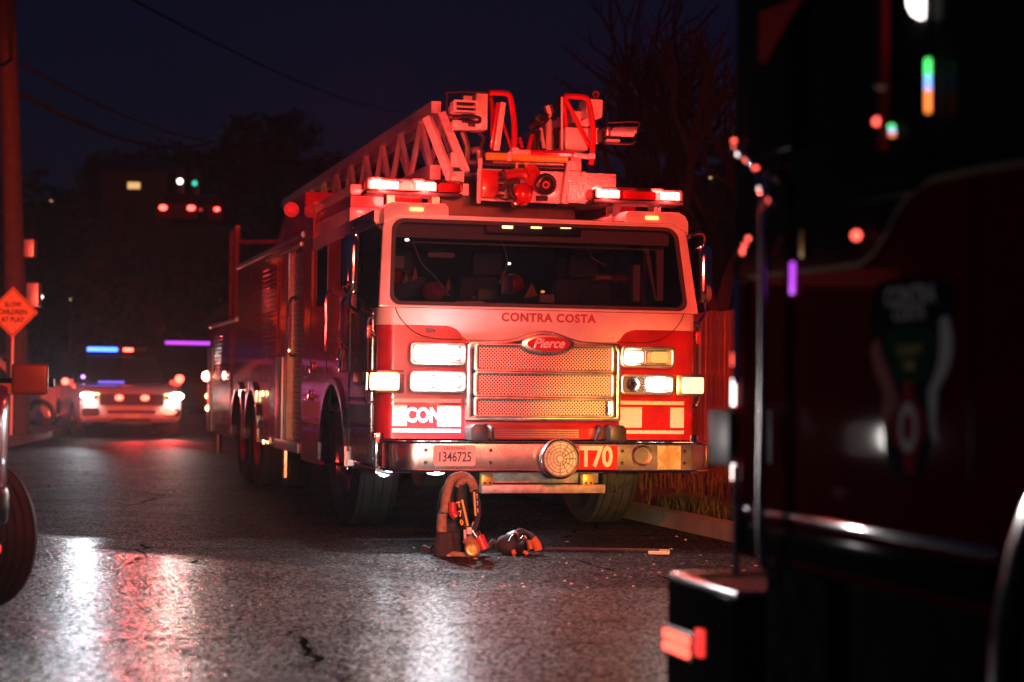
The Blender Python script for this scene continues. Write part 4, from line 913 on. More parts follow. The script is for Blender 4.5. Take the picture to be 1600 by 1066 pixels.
MB().box(-2.0, -.0, -.10, .10, .50, .68).build('bumper', 'chrome_dull', PK, bevel=.04)
MB().front(rrect(-.50, -.07, .82, 1.0, .05), -.0, .06).build('headlight', 'e_pale', PK, bevel=.015)
beam(PK, 'headlight_beam', (-.28, -.06, .92), 80, (1, .93, .9), (.75, -1, .02), 120, .08)
MB().front(rrect(-1.5, -.56, .72, 1.0, .04), -.01, .03).build('grille', 'chrome', PK)
MB().box(-.12, -.03, -.11, -.09, .38, .42).build('fog_lamp', 'e_red_dim', PK, bevel=.01)  # red reflection low on the bumper, made as a small glowing strip
MB().box(-1.9, -.1, .1, .3, .35, .5).build('valance', 'black_plastic', PK)
wheel(PK, -.155, 1.04, .375, .27, out=1, lugs=6, steer=R(38))
wheel(PK, -1.80, 1.02, .375, .27, out=-1, lugs=6, steer=R(38))
for x, o_ in ((-.18, 1), (-1.82, -1)): wheel(PK, x, 4.3, .375, .27, out=o_, lugs=6)
MB().box(-1.8, -.3, .5, 5.0, .42, .60).build('underbody', 'undercarriage', PK)
a = PF.v(40, 592, 2.05)
mz = a[2]
MB().tube([(-.02, 2.1, mz-.02), (.28, 2.02, mz-.02)], .025, 8).build('mirror_arm', 'black_plastic', PK)
m0 = PF.v(18, 568, 1.95); m1 = PF.v(75, 617, 1.95)
MB().box(m0[0], m1[0], 1.90, 2.02, m1[2], m0[2]).build('mirror_head', 'tan_plastic', PK, bevel=.022, seg=3)
m0 = PF.v(-30, 598, 1.95); m1 = PF.v(30, 617, 1.95); MB().box(m0[0], m1[0], 1.91, 2.01, m1[2], m0[2]).build('mirror_head', 'cloth_tan', PK, bevel=.015)

MB().box(-1.6, -.4, 2.7, 3.0, 1.86, 1.97).build('lightbar', 'e_red', PK, bevel=.03)  # unseen roof bar, added for the red light on SUV, sign and pole
beam(PK, 'lightbar_beam', (-.7, 3.1, 1.92), 30000, (1, .06, .03), (-.10, 1, -.03), 40, .12)
beam(PK, 'lightbar_beam', (-.5, 3.1, 1.92), 600, (1, .05, .04), (.35, 1, -.05), 60, .12)
beam(PK, 'tail_beam', (-.2, 5.25, .95), 420, (1, .33, .12), (.30, 1, -.02), 50, .06)  # warm beam added low at the rear to light the ladder truck's flank
MB().box(-.3, -.05, 5.2, 5.23, .85, 1.05).build('tail_light', 'e_red', PK, bevel=.01)
# ================================================================== utility pole, its sign, cables
PD = 36.0
pb = W0.v(31, 640, PD); UP = thing('utility_pole', 'leaning wooden utility pole with small boxes behind the yellow warning sign', 'pole', (pb[0], pb[1], 0), 0)
top_ = Vector(W0.v(8, -120, PD)); bot = Vector((pb[0], pb[1], 0)); d_ = top_-bot
MB().tube([(0, 0, 0), tuple(d_*.5), tuple(d_)], .22, 14, taper=.15).build('pole_shaft', 'pole_wood', UP, smooth=True)
for (x0, y0, x1, y1) in ((38, 374, 53, 402), (42, 442, 60, 480)):
    a = Vector(W0.v(x0, y0, PD-.2))-bot; b_ = Vector(W0.v(x1, y1, PD-.2))-bot; MB().box(a.x, b_.x, -.25, .05, b_.z, a.z).build('utility_box', 'alu', UP, bevel=.02)
SG = W0.v(20, 488, PD-.8)
sg = thing('warning_sign', 'diamond warning sign reading SLOW CHILDREN AT PLAY in front of the pole', 'sign', (SG[0], SG[1], 0), 0)
hd = .47
MB().front([(0, SG[2]-hd), (hd, SG[2]), (0, SG[2]+hd), (-hd, SG[2])], -.004, .004).build('sign_panel', 'sign_orange', sg)
e0 = [(0, -hd+.03), (hd-.03, 0), (0, hd-.03), (-hd+.03, 0)]; e1 = [(0, -hd+.05), (hd-.05, 0), (0, hd-.05), (-hd+.05, 0)]
MB().ring([(a, SG[2]+b) for a, b in e0], [(a, SG[2]+b) for a, b in e1], lambda a, b: (a, -.007, b), lambda a, b: (a, -.003, b)).build('sign_border', 'black_paint', sg)
for t_, z in (('SLOW', .14), ('CHILDREN', 0), ('AT PLAY', -.14)): text('lettering', t_, .135, 'black_paint', sg, (0, -.008, SG[2]+z), (1, 0, 0), (0, 0, 1), .001, .004, sx=.82)
MB().cyl((0, .03, 0), (0, .03, SG[2]+.3), .03, 8).build('sign_post', 'alu', sg)
def cable(p0, p1, sag, r, label, n=18):
    a, b_ = Vector(p0), Vector(p1); pts = [a.lerp(b_, k/n)-Vector((0, 0, sag*4*(k/n)*(1-k/n))) for k in range(n+1)]
    o = MB().tube(pts, r, 6).build('overhead_cable', 'rubber', smooth=True); tag(o, label, 'cable', 'overhead cables'); return o
cable(W0.v(18, 92, PD), W0.v(420, 215, 90), .8, .035, 'upper overhead cable running right from the pole')
cable(W0.v(20, 140, PD), W0.v(330, 222, 80), .6, .055, 'lower thick overhead cable running right from the pole')
cable(W0.v(190, -10, 40), W0.v(640, 175, 120), .6, .03, 'thin overhead cable crossing the sky highest in the photo')
cable(W0.v(-60, 60, 20), W0.v(18, 92, PD), .2, .03, 'overhead cable arriving at the pole from the left edge')
a = Vector(W0.v(70, 158, PD+9)); 

# ================================================================== FOREGROUND ENGINE at the right edge (side plane at local x = 0, front at y = 0, runs towards the camera)
G = thing('fire_engine', 'dark red fire engine close at the right edge with a fire crest decal', 'fire truck', GF.o, GF.t)
WC, WR = -2.27, .74
p = [(0, .68), (0, 2.75), (-3.6, 2.75), (-3.6, .62), (WC-WR, .62)]+[(WC-WR*cos(pi*k/16), .50+WR*sin(pi*k/16)) for k in range(17) if .50+WR*sin(pi*k/16) > .62]+[(WC+WR-.01, .68)]
# window opening handled by dark glass set proud in a black surround
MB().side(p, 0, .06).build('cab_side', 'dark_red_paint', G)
MB().box(.06, 2.45, -3.6, -.02, 1.0, 1.05).build('cab_floor', 'dark_metal', G); MB().box(.0, 2.45, -3.6, 0, 2.753, 2.81).build('cab_roof', 'white_paint', G, bevel=.02)
MB().box(.06, 2.45, -.04, .0, .68, 1.45).build('cab_front', 'red_paint', G); MB().box(.06, 2.45, -.035, -.005, 1.453, 2.60).build('windshield', 'dark_glass', G)
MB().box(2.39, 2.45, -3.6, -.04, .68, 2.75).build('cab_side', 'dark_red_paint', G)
MB().box(.06, 2.39, -3.6, -3.55, .68, 2.75).build('cab_back', 'dark_metal', G)
def gp(px, py, u=0): return GF.u(px, py, u)
# white upper paint coloured black for its shade, gold outline sweeping up
low = [gp(*q) for q in ((1150, 436), (1240, 426), (1305, 419), (1348, 413), (1368, 396), (1388, 366), (1405, 330), (1425, 303), (1460, 281), (1530, 266), (1604, 254), (1660, 246))]
low = [(q[1], q[2]) for q in low]
MB().side([(low[0][0], 2.74)]+low+[(low[-1][0], 2.74)], -.004, 0).build('upper_paint', 'black_paint', G)
MB().ring(low, [(a-.002, b+.011) for a, b in low], lambda a, b: (-.007, a, b), lambda a, b: (-.004, a, b)).build('gold_line', 'gold', G) if 0 else None
g = MB()
for i in range(len(low)-1):
    (a, b), (c, d) = low[i], low[i+1]; g.add([(-.0065, a, b-.006), (-.0065, c, d-.006), (-.0065, c, d+.006), (-.0065, a, b+.006)], [(0, 1, 2, 3)])
g.build('gold_line', 'dull_gold', G)
# side window: frame, glass, with the seat and grab bar visible behind it
MB().side(rrect(-1.20, -.42, 1.62, 2.5, .08), -.012, -.0045).build('window_gasket', 'black_paint', G); MB().side(rrect(-1.16, -.46, 1.66, 2.46, .06), -.014, -.0125).build('side_window', 'black_paint', G)
# door seams and handles
MB().box(-.002, .004, -.36, -.352, .70, 2.6).build('door_gap', 'black_paint', G); MB().box(-.002, .004, -1.40, -1.392, .95, 2.6).build('door_gap', 'black_paint', G)
MB().tube(curve([(0, -.315, .69), (-.045, -.315, .71), (-.045, -.315, 1.2), (-.045, -.315, 1.70), (0, -.315, 1.73)], 5), .013, 10).build('grab_handle', 'chrome_dull', G, smooth=True)
# corner trim at the front edge, rounded chrome strip in sections with beads
def gtrim(px, y0, y1, r, m, name='corner_trim', u=-.02):
    a = gp(px, y0, u); b_ = gp(px, y1, u); return MB().cyl(a, b_, r, 8).build(name, m, G, smooth=True)
gtrim(1151, 432, 600, .012, 'chrome'); gtrim(1150, 728, 900, .010, 'chrome_dull'); gtrim(1205, 640, 725, .007, 'chrome_dull')
g = MB(); P = [gp(*q, -.05) for q in ((1147, 220), (1152, 234), (1163, 244), (1176, 255), (1183, 270), (1186, 290), (1197, 306), (1214, 320))]; MB().tube(curve(P, 5), .009, 8).build('mirror_arm', 'chrome', G, smooth=True)
a = gp(1168, 30, -.03); b_ = gp(1244, 236, -.03); MB().box(-.042, -.006, b_[1], a[1], b_[2], a[2]).build('mirror_head', 'black_paint', G, bevel=.016, seg=3)
a = gp(1188, 20, -.045); b_ = gp(1258, 74, -.045); MB().side([(a[1], a[2]), (b_[1], a[2]-.01), (a[1]-.04, b_[2]), (a[1], b_[2]+.01)], -.048, -.043).build('mirror_sticker', 'crest_red', G)
P = [gp(*q, -.05) for q in ((1170, 372), (1160, 388), (1154, 406), (1151, 430))]; MB().tube(curve(P, 4), .008, 8).build('mirror_arm', 'chrome', G, smooth=True)
MB().sphere(gp(1338, 368, -.03), .012, 10).build('marker_lamp', 'e_red', G)  # reflected red light on the door, made as a glowing dot
MB().sphere(gp(1371, 190, -.02), .010, 8, sy=1.6).build('marker_lamp', 'e_red', G); MB().sphere(gp(1225, 204, -.02), .008, 8).build('marker_lamp', 'e_red_dim', G)
# reflected lights on the mirror arm's chrome, put in as glowing beads
for q in ((1147, 221), (1149, 230), (1166, 249), (1181, 264), (1203, 313)): MB().sphere(gp(*q, -.052), .0085, 8).build('repeater_lamp', 'e_red_b', G)
for q in ((1154, 240), (1188, 296)): MB().sphere(gp(*q, -.052), .008, 8).build('repeater_lamp', 'e_pale', G)
for q in ((1169, 373), (1164, 382), (1160, 394)): MB().sphere(gp(*q, -.052), .007, 8).build('repeater_lamp', 'e_red_b', G)
# head lamp housing seen edge on: black box with amber strip
a = gp(1158, 640, .02); b_ = gp(1126, 726, .02)
MB().box(-.02, .25, 0, b_[1]+.0, b_[2], a[2]).build('signal_housing', 'black_plastic', G, bevel=.01)
a = gp(1121, 676, -.0); b_ = gp(1115, 708, -.0); MB().box(-.01, .10, a[1], a[1]+.02, b_[2], a[2]).build('turn_signal', 'e_amber', G, bevel=.008)
for (y0, y1, m_) in ((592, 634, 'e_white_s'), (552, 572, 'e_pink_s'), (726, 750, 'e_white_s')):  # glints on the chrome edge, put in as glowing rods
    a = gp(1146, y0, -.01); b_ = gp(1146, y1, -.01); MB().cyl((-.01, a[1], b_[2]), (-.01, a[1], a[2]), .006, 8).build('edge_lamp', {'e_white_s': 'e_pale', 'e_pink_s': 'e_red'}[m_], G, smooth=True)
# rub rail and lower sill
MB().box(-.018, 0, -1.53, -.02, .805, .828).build('rub_rail', 'chrome', G, bevel=.008)
MB().box(.30, .36, -1.52, -.10, .12, .66).build('skirt_panel', 'undercarriage', G); MB().box(.26, .30, -1.3, -.8, .20, .60).build('tool_box', 'dark_metal', G, bevel=.02)
MB().box(-.012, 0, -1.50, -.02, .70, .785).build('sill_panel', 'black_paint', G, bevel=.01)
# wheel arch and wheel
ao = [(WC-(WR)*cos(pi*k/20), .50+WR*sin(pi*k/20)) for k in range(21)]; ai = [(WC-(WR-.045)*cos(pi*k/20), .50+(WR-.045)*sin(pi*k/20)) for k in range(21)]
MB().ring(ao, ai, lambda a, b: (-.035, a, b), lambda a, b: (.05, a, b)).build('wheel_arch', 'chrome', G, bevel=.006)
wheel(G, .22, WC, .54, .34, out=-1); wheel(G, 2.2, WC, .54, .34, out=1)
# bumper extension with treadplate top and red corner lamp
bt = gp(1100, 910, 0)[2]
bu = .60
MB().plan([(0, 0), (0, bu-.03), (.03, bu), (2.4, bu), (2.45, bu-.05), (2.45, 0)], .21, .55).build('bumper', 'black_paint', G, bevel=.008)
MB().ring([(0, -.02), (0, bu-.03), (.03, bu), (2.4, bu), (2.45, bu-.05), (2.45, -.02)], [(.05, .03), (.05, bu-.07), (.07, bu-.06), (2.36, bu-.06), (2.39, bu-.09), (2.39, .03)], lambda a, b: (a, b, .55), lambda a, b: (a, b, .572)).build('bumper_rim', 'chrome_dull', G, bevel=.006)
MB().plan([(.05, .03), (.05, bu-.07), (2.38, bu-.07), (2.38, .03)], .550, .556).build('bumper_deck', 'tread_plate', G)
g = MB()
for i in range(12):
    for j in range(10): g.sphere((.08+.05*i, .06+.048*j, .558), .010, 6, sz=.5)
g.build('tread_studs', 'chrome_dull', G, smooth=True, kind='stuff')
a = gp(1037, 980, -.01); b_ = gp(1084, 1030, -.01)
MB().side(rrect(b_[1], a[1], (a[2]+b_[2])/2-.048, (a[2]+b_[2])/2+.048, .02), -.016, 0).build('lamp_bezel', 'chrome_dull', G, bevel=.004)
zc = (a[2]+b_[2])/2
for k in range(2): MB().side(rrect(b_[1]+.02, a[1]-.02, zc-.036+.038*k, zc-.004+.038*k, .014), -.022, -.017).build('warning_lamp', 'e_pink', G, bevel=.003)
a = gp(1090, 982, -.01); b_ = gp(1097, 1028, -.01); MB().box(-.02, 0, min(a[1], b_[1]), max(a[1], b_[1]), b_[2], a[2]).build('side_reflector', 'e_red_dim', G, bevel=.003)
# frame rails, step and tank below the cab
MB().box(.5, .7, -8, .3, .45, .7).build('chassis_rail', 'undercarriage', G); MB().box(.1, .5, -1.35, -.55, .36, .66).build('step_box', 'undercarriage', G, bevel=.01)
MB().box(.06, .12, -.50, -.10, .30, .66).build('mud_guard', 'undercarriage', G)
# body behind the cab, mostly out of frame
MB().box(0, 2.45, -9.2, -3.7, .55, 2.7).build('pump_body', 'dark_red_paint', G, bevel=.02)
wheel(G, .22, -7.2, .54, .34, out=-1); wheel(G, 2.2, -7.2, .54, .34, out=1)
# light bar on its cab roof (just above the picture) and headlamps, all facing the ladder truck
MB().box(.25, 2.2, -.36, -.06, 2.81, 2.84).build('lightbar_base', 'black_plastic', G)
for k in range(6): MB().box(.27+.32*k, .55+.32*k, -.33, -.09, 2.845, 2.93).build('lightbar_module', 'e_red_core', G, bevel=.02)
for x in (.45, 1.2, 1.95): beam(G, 'lightbar_beam', (x, -.03, 2.89), 1350, (1, .058, .024), (.06, 1, -.12), 84, .10, .6)
beam(G, 'lightbar_beam', (2.15, -.03, 2.89), 13000, (1, .05, .035), (.235, 1, -.125), 15, .08)
for s_ in (.38, 2.07):
    MB().ring(rrect(s_-.16, s_+.16, .88, 1.04, .03), rrect(s_-.13, s_+.13, .91, 1.01, .02), lambda a, b: (a, .0, b), lambda a, b: (a, .06, b)).build('headlight_bezel', 'chrome', G, bevel=.006)
    MB().front(rrect(s_-.12, s_+.12, .915, 1.005, .02), .02, .03).build('headlight', 'e_amber_b', G)
beam(G, 'headlight_beam', (2.07, .10, .96), 3400, (1, .46, .08), (.075, 1, -.035), 15, .05, 1)
beam(G, 'headlight_beam', (.38, .10, .96), 620, (1, .84, .70), (-.04, 1, -.09), 44, .05, 1)
# on its side window: LED and white-light reflections made as glowing bodies, and a post
def win(pts, r, name, m, u=-.03): 
    P = [gp(x, y, u) for x, y in pts]; return MB().tube(curve(P, 4) if len(P) > 2 else P, r, 8).build(name, m, G, smooth=True)
win([(1384, -20), (1382, 120), (1380, 235)], .012, 'window_post', 'red_tape')
win([(1371, 133), (1379, 137), (1387, 134)], .008, 'post_collar', 'red_tape', -.05)
for k in range(26):
    y = 94+3.2*k; m_ = 'e_led_g' if y < 117 else ('e_led_b' if y < 142 else 'e_led_o')
    a = gp(1450, y, -.035); MB().sphere(a, .0062, 6, sy=1.6, sz=.5).build('led', m_, G)
win([(1432, 30), (1442, 48), (1448, 70)], .004, 'led_cable', 'green', -.03)
for x, y, m_ in ((1393, 198, 'e_led_g'), (1394, 204, 'e_led_b'), (1394, 210, 'e_led_o')): MB().sphere(gp(x, y, -.03), .008, 8, sz=.6).build('led', m_, G)
MB().side([(gp(*q)[1], gp(*q)[2]) for q in ((1436, -10), (1437, 10), (1444, 24), (1456, 30), (1457, -10))], -.03, -.02).build('window_lamp', 'e_far_white', G)
for q0, q1, m_ in (((1257, 360), (1262, 402), 'gold'), ((1241, 410), (1246, 460), 'e_purple')): a = gp(*q0); b_ = gp(*q1); MB().box(-.014, -.006, b_[1], a[1], b_[2], a[2]).build('side_marker', m_, G, bevel=.004)
# crest on the door
def gd(px, py): q = gp(px, py, 0); return (q[1], q[2])
def decal(pts, name, m, d=.002, smooth_=True):
    P = [gd(*q) for q in pts]
    if smooth_: P = [tuple(v)[:2] for v in curve([(a, b, 0) for a, b in P+[P[0]]], 5)][:-1]
    return MB().side(P, -d, 0).build(name, m, G)
decal([(1368, 455), (1380, 440), (1428, 432), (1475, 438), (1490, 458), (1488, 500), (1478, 560), (1462, 600), (1452, 640), (1458, 690), (1440, 740), (1420, 752), (1398, 740), (1382, 700), (1390, 640), (1380, 600), (1366, 545), (1362, 490)], 'crest_field', 'navy', .0015)
decal([(1386, 520), (1425, 510), (1466, 520), (1462, 560), (1448, 590), (1425, 600), (1402, 590), (1388, 558)], 'crest_map', 'green', .0025)
decal([(1470, 500), (1482, 495), (1490, 530), (1486, 570), (1472, 600), (1460, 618), (1452, 612), (1464, 580), (1470, 545)], 'crest_flag', 'pale', .003)
decal([(1362, 545), (1374, 530), (1382, 560), (1398, 600), (1404, 630), (1394, 650), (1380, 610), (1368, 580)], 'crest_flag', 'pink_ink', .003)
decal([(1384, 600), (1396, 605), (1392, 660), (1386, 690), (1380, 650)], 'crest_ribbon', 'pink_ink', .0035); decal([(1452, 618), (1466, 612), (1464, 660), (1468, 690), (1458, 680)], 'crest_ribbon', 'pale', .0035)
def pv(px): return None
n = 8
cx, cz = gd(1422, 668); P = []
for k in range(32):
    a = 2*pi*k/32; r = .095*(1.0 if (k//2) % 4 in (0, 3) else .72); P.append((cx+r*.9*cos(a), cz+r*1.15*sin(a)))
MB().side(P, -.004, 0).build('crest_cross', 'crest_red', G)
MB().ring([(cx+.048*cos(a*pi/12), cz+.058*sin(a*pi/12)) for a in range(24)], [(cx+.028*cos(a*pi/12), cz+.034*sin(a*pi/12)) for a in range(24)], lambda a, b: (-.006, a, b), lambda a, b: (-.004, a, b)).build('crest_wheel', 'pale', G)
for t_, px, py, sz, sx_, m_ in (('CONTRA', 1425, 463, .062, 1.0, 'pale'), ('COSTA', 1424, 490, .05, 1.0, 'pale'), ('COUNTY', 1425, 548, .03, 1.0, 'crest_gold'), ('FIRE', 1425, 572, .03, 1.0, 'crest_gold')):
    q = gd(px, py); text('crest_lettering', t_, sz, m_, G, (-.006, q[0], q[1]), (0, -1, 0), (0, 0, 1), .001, .001, sx=sx_)

# ================================================================== GEAR standing in front of the ladder truck
BP = Vector(W0.v(715, 868, 13.0)); BP.z = 0
def wv(px, py, dy=0): q = Vector(W0.v(px, py, 13.0+dy))-BP; return tuple(q)
AP = thing('breathing_apparatus', 'upright breathing pack with yellow T70 straps standing on the road under the bumper', 'air pack', BP, 0)
zmin = wv(700, 869)[2]; BP2 = -zmin
def gtube(pts, r, name, m, dy=0, taper=None, n=4, par=None): 
    P = [wv(x, y, dy) for x, y in pts]; return MB().tube(curve(P, n), r, 9, taper=taper).build(name, m, par or AP, smooth=True)
loft([[(wv(cx_, y)[0]+a, .10+b, max(.0, wv(cx_, y)[2])) for a, b in rrect(-hw, hw, -.08, .10, .05, 4)] for cx_, y, hw in ((712, 869, .14), (711, 850, .135), (707, 820, .11), (706, 790, .10), (709, 765, .09), (716, 748, .05))], 'back_pack', 'cloth_dark', AP)
gtube([(694, 800), (698, 770), (706, 750), (722, 744), (736, 752), (741, 768)], .032, 'padded_strap', 'cloth_tan', -.06)
gtube([(716, 762), (722, 752), (732, 750), (740, 762)], .028, 'padded_strap', 'cloth_tan', -.10)
gtube([(692, 850), (690, 815), (694, 795)], .04, 'side_pouch', 'cloth_tan', -.02, taper=.03)
gtube([(720, 757), (718, 775), (722, 800), (728, 825)], .020, 'harness_web', 'cloth_dark', -.11)
gtube([(742, 765), (747, 790), (746, 810), (740, 830)], .020, 'harness_web', 'cloth_dark', -.08)
def strap(p0, p1, w, m, dy, name): 
    a, b_ = Vector(wv(*p0, dy)), Vector(wv(*p1, dy)); d = (b_-a).normalized(); s_ = Vector((d.z, 0, -d.x))*w/2; g = MB(); off = Vector((0, .006, 0))
    return g.add([a-s_, a+s_, b_+s_, b_-s_, a-s_+off, a+s_+off, b_+s_+off, b_-s_+off], [(0, 1, 2, 3), (7, 6, 5, 4), (0, 4, 5, 1), (1, 5, 6, 2), (2, 6, 7, 3), (3, 7, 4, 0)]).build(name, m, AP)
strap((719, 781), (730, 823), .040, 'cloth_dark', -.135, 'strap_base'); strap((722, 781), (731, 822), .013, 'yellow_tape', -.14, 'yellow_band')
strap((741, 768), (745, 808), .034, 'cloth_dark', -.12, 'strap_base'); strap((741, 769), (743, 806), .011, 'yellow_tape', -.127, 'yellow_band')
for k, ch in enumerate('T70'):
    q = wv(717+2.2*k, 789+14*k, -.145); text('strap_letter', ch, .052, 'yellow_tape', AP, q, (.97, 0, .24), (-.24, 0, .97), .001, .002, sx=.85)
    q = wv(745.5+.6*k, 776+11*k, -.13); text('strap_letter', ch, .040, 'white_tape', AP, q, (.97, 0, .1), (-.1, 0, .97), .001, .001, sx=.5)
gtube([(708, 785), (707, 800), (713, 808)], .03, 'red_pouch', 'red_cyl', -.08)
MB().box(*(lambda a, b_: (a[0], b_[0], a[1]-.01, a[1]+.02, b_[2], a[2]))(wv(729, 824, -.13), wv(737, 835, -.13))).build('buckle', 'plate_white', AP, bevel=.004)
gtube([(726, 828), (727, 842), (730, 848)], .010, 'cord', 'white_tape', -.12); gtube([(740, 815), (737, 826), (745, 840)], .010, 'cord', 'chrome_dull', -.12)
a = wv(730, 842, -.1); b_ = wv(739, 866, -.12); MB().cyl(a, (b_[0], b_[1], .07), .042, 14).build('regulator_bottle', 'cloth_tan', AP, smooth=True)
MB().lathe([(.048, .03), (.052, 0), (.04, -.01), (.02, -.006), (0, -.012)], (wv(738, 864, -.15)[0], wv(738, 864, -.15)[1], .055), (0, 1, 0), 20).build('bottle_valve', 'gold', AP, smooth=True)
a = wv(748, 838, -.05); b_ = wv(757, 862, -.06); MB().cyl(a, (b_[0], b_[1], .045), .036, 16).build('red_cylinder', 'red_cyl', AP, smooth=True); MB().cyl((a[0]-.01, a[1], a[2]+.035), a, .02, 10).build('cylinder_neck', 'chrome', AP)
gtube([(698, 868), (705, 866), (722, 868), (730, 866)], .022, 'base_strap', 'cloth_tan', -.09)
loft([[(wv(cx_, 850)[0]+a, b-.02, z) for a, b in rrect(-hw, hw, -.09, .09, .04, 4)] for cx_, hw, z in ((695, .07, .0), (694, .075, .08), (696, .05, .16))], 'base_pouch', 'cloth_dark', AP)
gtube([(690, 858), (680, 850), (672, 858), (662, 854), (668, 862), (684, 862)], .012, 'loose_hose', 'rubber', .05)
# face mask and helmet lying beside it
MP = Vector(W0.v(812, 866, 13.1)); MP.z = 0
MK = thing('face_mask', 'black face mask with orange flap and straps lying on the road beside the air pack', 'mask', MP, 0)
def mv(px, py, dy=0): q = Vector(W0.v(px, py, 13.1+dy))-MP; return tuple(q)
MB().sphere((.0, .05, .085), .10, 16, sx=1.25, sy=.9, sz=.85).build('mask_shell', 'black_plastic', MK, smooth=True)
MB().sphere((-.09, .0, .07), .075, 14, sx=1, sy=.9, sz=.9).build('mask_cup', 'cloth_dark', MK, smooth=True)
gm = lambda pts, r, nm, m_, dy=-.06: MB().tube(curve([tuple(max(r*.9, c) if i == 2 else c for i, c in enumerate(mv(x, y, dy))) for x, y in pts], 4), r, 8).build(nm, m_, MK, smooth=True)
gm([(832, 842), (838, 850), (841, 860)], .030, 'orange_flap', 'orange_cloth'); gm([(826, 845), (829, 858)], .02, 'orange_flap', 'orange_cloth')
gm([(800, 868), (806, 862)], .020, 'orange_toggle', 'orange_cloth', -.10); gm([(818, 862), (824, 867)], .014, 'orange_toggle', 'orange_cloth', -.10)
gm([(800, 838), (812, 828), (826, 834), (836, 848)], .010, 'mask_strap', 'rubber'); gm([(796, 846), (806, 832), (812, 846), (820, 838), (826, 862)], .009, 'mask_strap', 'chrome_dull', -.09)
gm([(780, 848), (776, 852), (784, 862), (796, 866)], .014, 'mask_hose', 'rubber', 0); gm([(764, 856), (770, 846), (778, 852)], .016, 'mask_hose', 'rubber', 0)
MB().sphere(mv(781, 847), .018, 8).build('mask_knob', 'red_cyl', MK); MB().sphere(mv(812, 826), .008, 8).build('mask_stud', 'chrome', MK)
# long hook pole on the road
HP = Vector(W0.v(1045, 867, 13.35)); HP.z = 0
HK = thing('hook_pole', 'long thin dark pole with a pale forked end lying on the road', 'tool', HP, 0)
def hv(px, py, dy=0): q = Vector(W0.v(px, py, 13.35+dy))-HP; return (q[0], q[1], .02)
MB().tube([hv(850, 862), hv(1030, 866)], .012, 8).build('shaft', 'rubber', HK, smooth=True)
MB().tube([hv(975, 862), hv(1046, 869)], .010, 6).build('fork_tine', 'white_tape', HK); MB().box(hv(1010, 874)[0], hv(1042, 874)[0], -.22, -.16, .01, .03).build('fork_plate', 'pale', HK, bevel=.005)
MB().tube([hv(1046, 866), hv(1040, 872), hv(1010, 870)], .010, 6).build('fork_tine', 'white_tape', HK); MB().tube([hv(980, 862), hv(978, 868)], .012, 6).build('fork_stop', 'pale', HK)

# ================================================================== HILLS and far trees
g = MB(); nx, ny = 46, 14
def ridge(x): return 19+3.0*sin(x*.045+1.2)+1.5*sin(x*.13)+3.5*math.exp(-((x+28)/14)**2)+(-1.5 if -46 < x < -38 else 0)+3*math.exp(-((x-60)/40)**2)
vs = []
for j in range(ny+1):
    for i in range(nx+1):
        x = -160+320*i/nx; y = 80+150*j/ny; k = j/ny; z = ridge(x*(1))*(k**1.3)*(1-.0*k)-.5
        vs.append((x*(.35+.65*k)+rnd.uniform(-.8, .8), y, z+rnd.uniform(-.5, .5)*k))
g.add(vs, [(j*(nx+1)+i, j*(nx+1)+i+1, (j+1)*(nx+1)+i+1, (j+1)*(nx+1)+i) for j in range(ny) for i in range(nx)]).build('hill', 'hill', kind='structure', smooth=True)
def crown_mesh(n, seed, clusters):
    r_ = random.Random(seed); g = MB(); cs = [(r_.gauss(0, .42), r_.gauss(0, .42), r_.uniform(-.35, .75), r_.uniform(.28, .5)) for _ in range(clusters)]
    for _ in range(n):
        c = r_.choice(cs); a = r_.uniform(0, 2*pi); b = r_.uniform(-1, 1); rr = c[3]*r_.uniform(.55, 1.1); q = Vector((c[0]+rr*cos(a)*math.sqrt(1-b*b), c[1]+rr*sin(a)*math.sqrt(1-b*b), c[2]+rr*b*.85))
        s_ = r_.uniform(.03, .085); u_ = Vector((r_.uniform(-1, 1), r_.uniform(-1, 1), r_.uniform(-1, 1))).normalized(); v_ = u_.orthogonal().normalized()
        g.add([q-u_*s_, q-v_*s_*.6, q+u_*s_, q+v_*s_*.6], [(0, 1, 2, 3)])
    return g
protos = []
for i in range(4):
    t = thing('hill_tree', 'tree', 'tree', (0, 0, 0), 0, 'dark trees on the hill')
    crown_mesh(2600, 50+i, 9+i*2).build('crown', 'leaf_dark', t); MB().tube([(0, 0, -1.9), (.05, 0, -1), (0, .05, 0)], .12, 7, taper=.05).build('trunk', 'bark', t)
    protos.append(t)
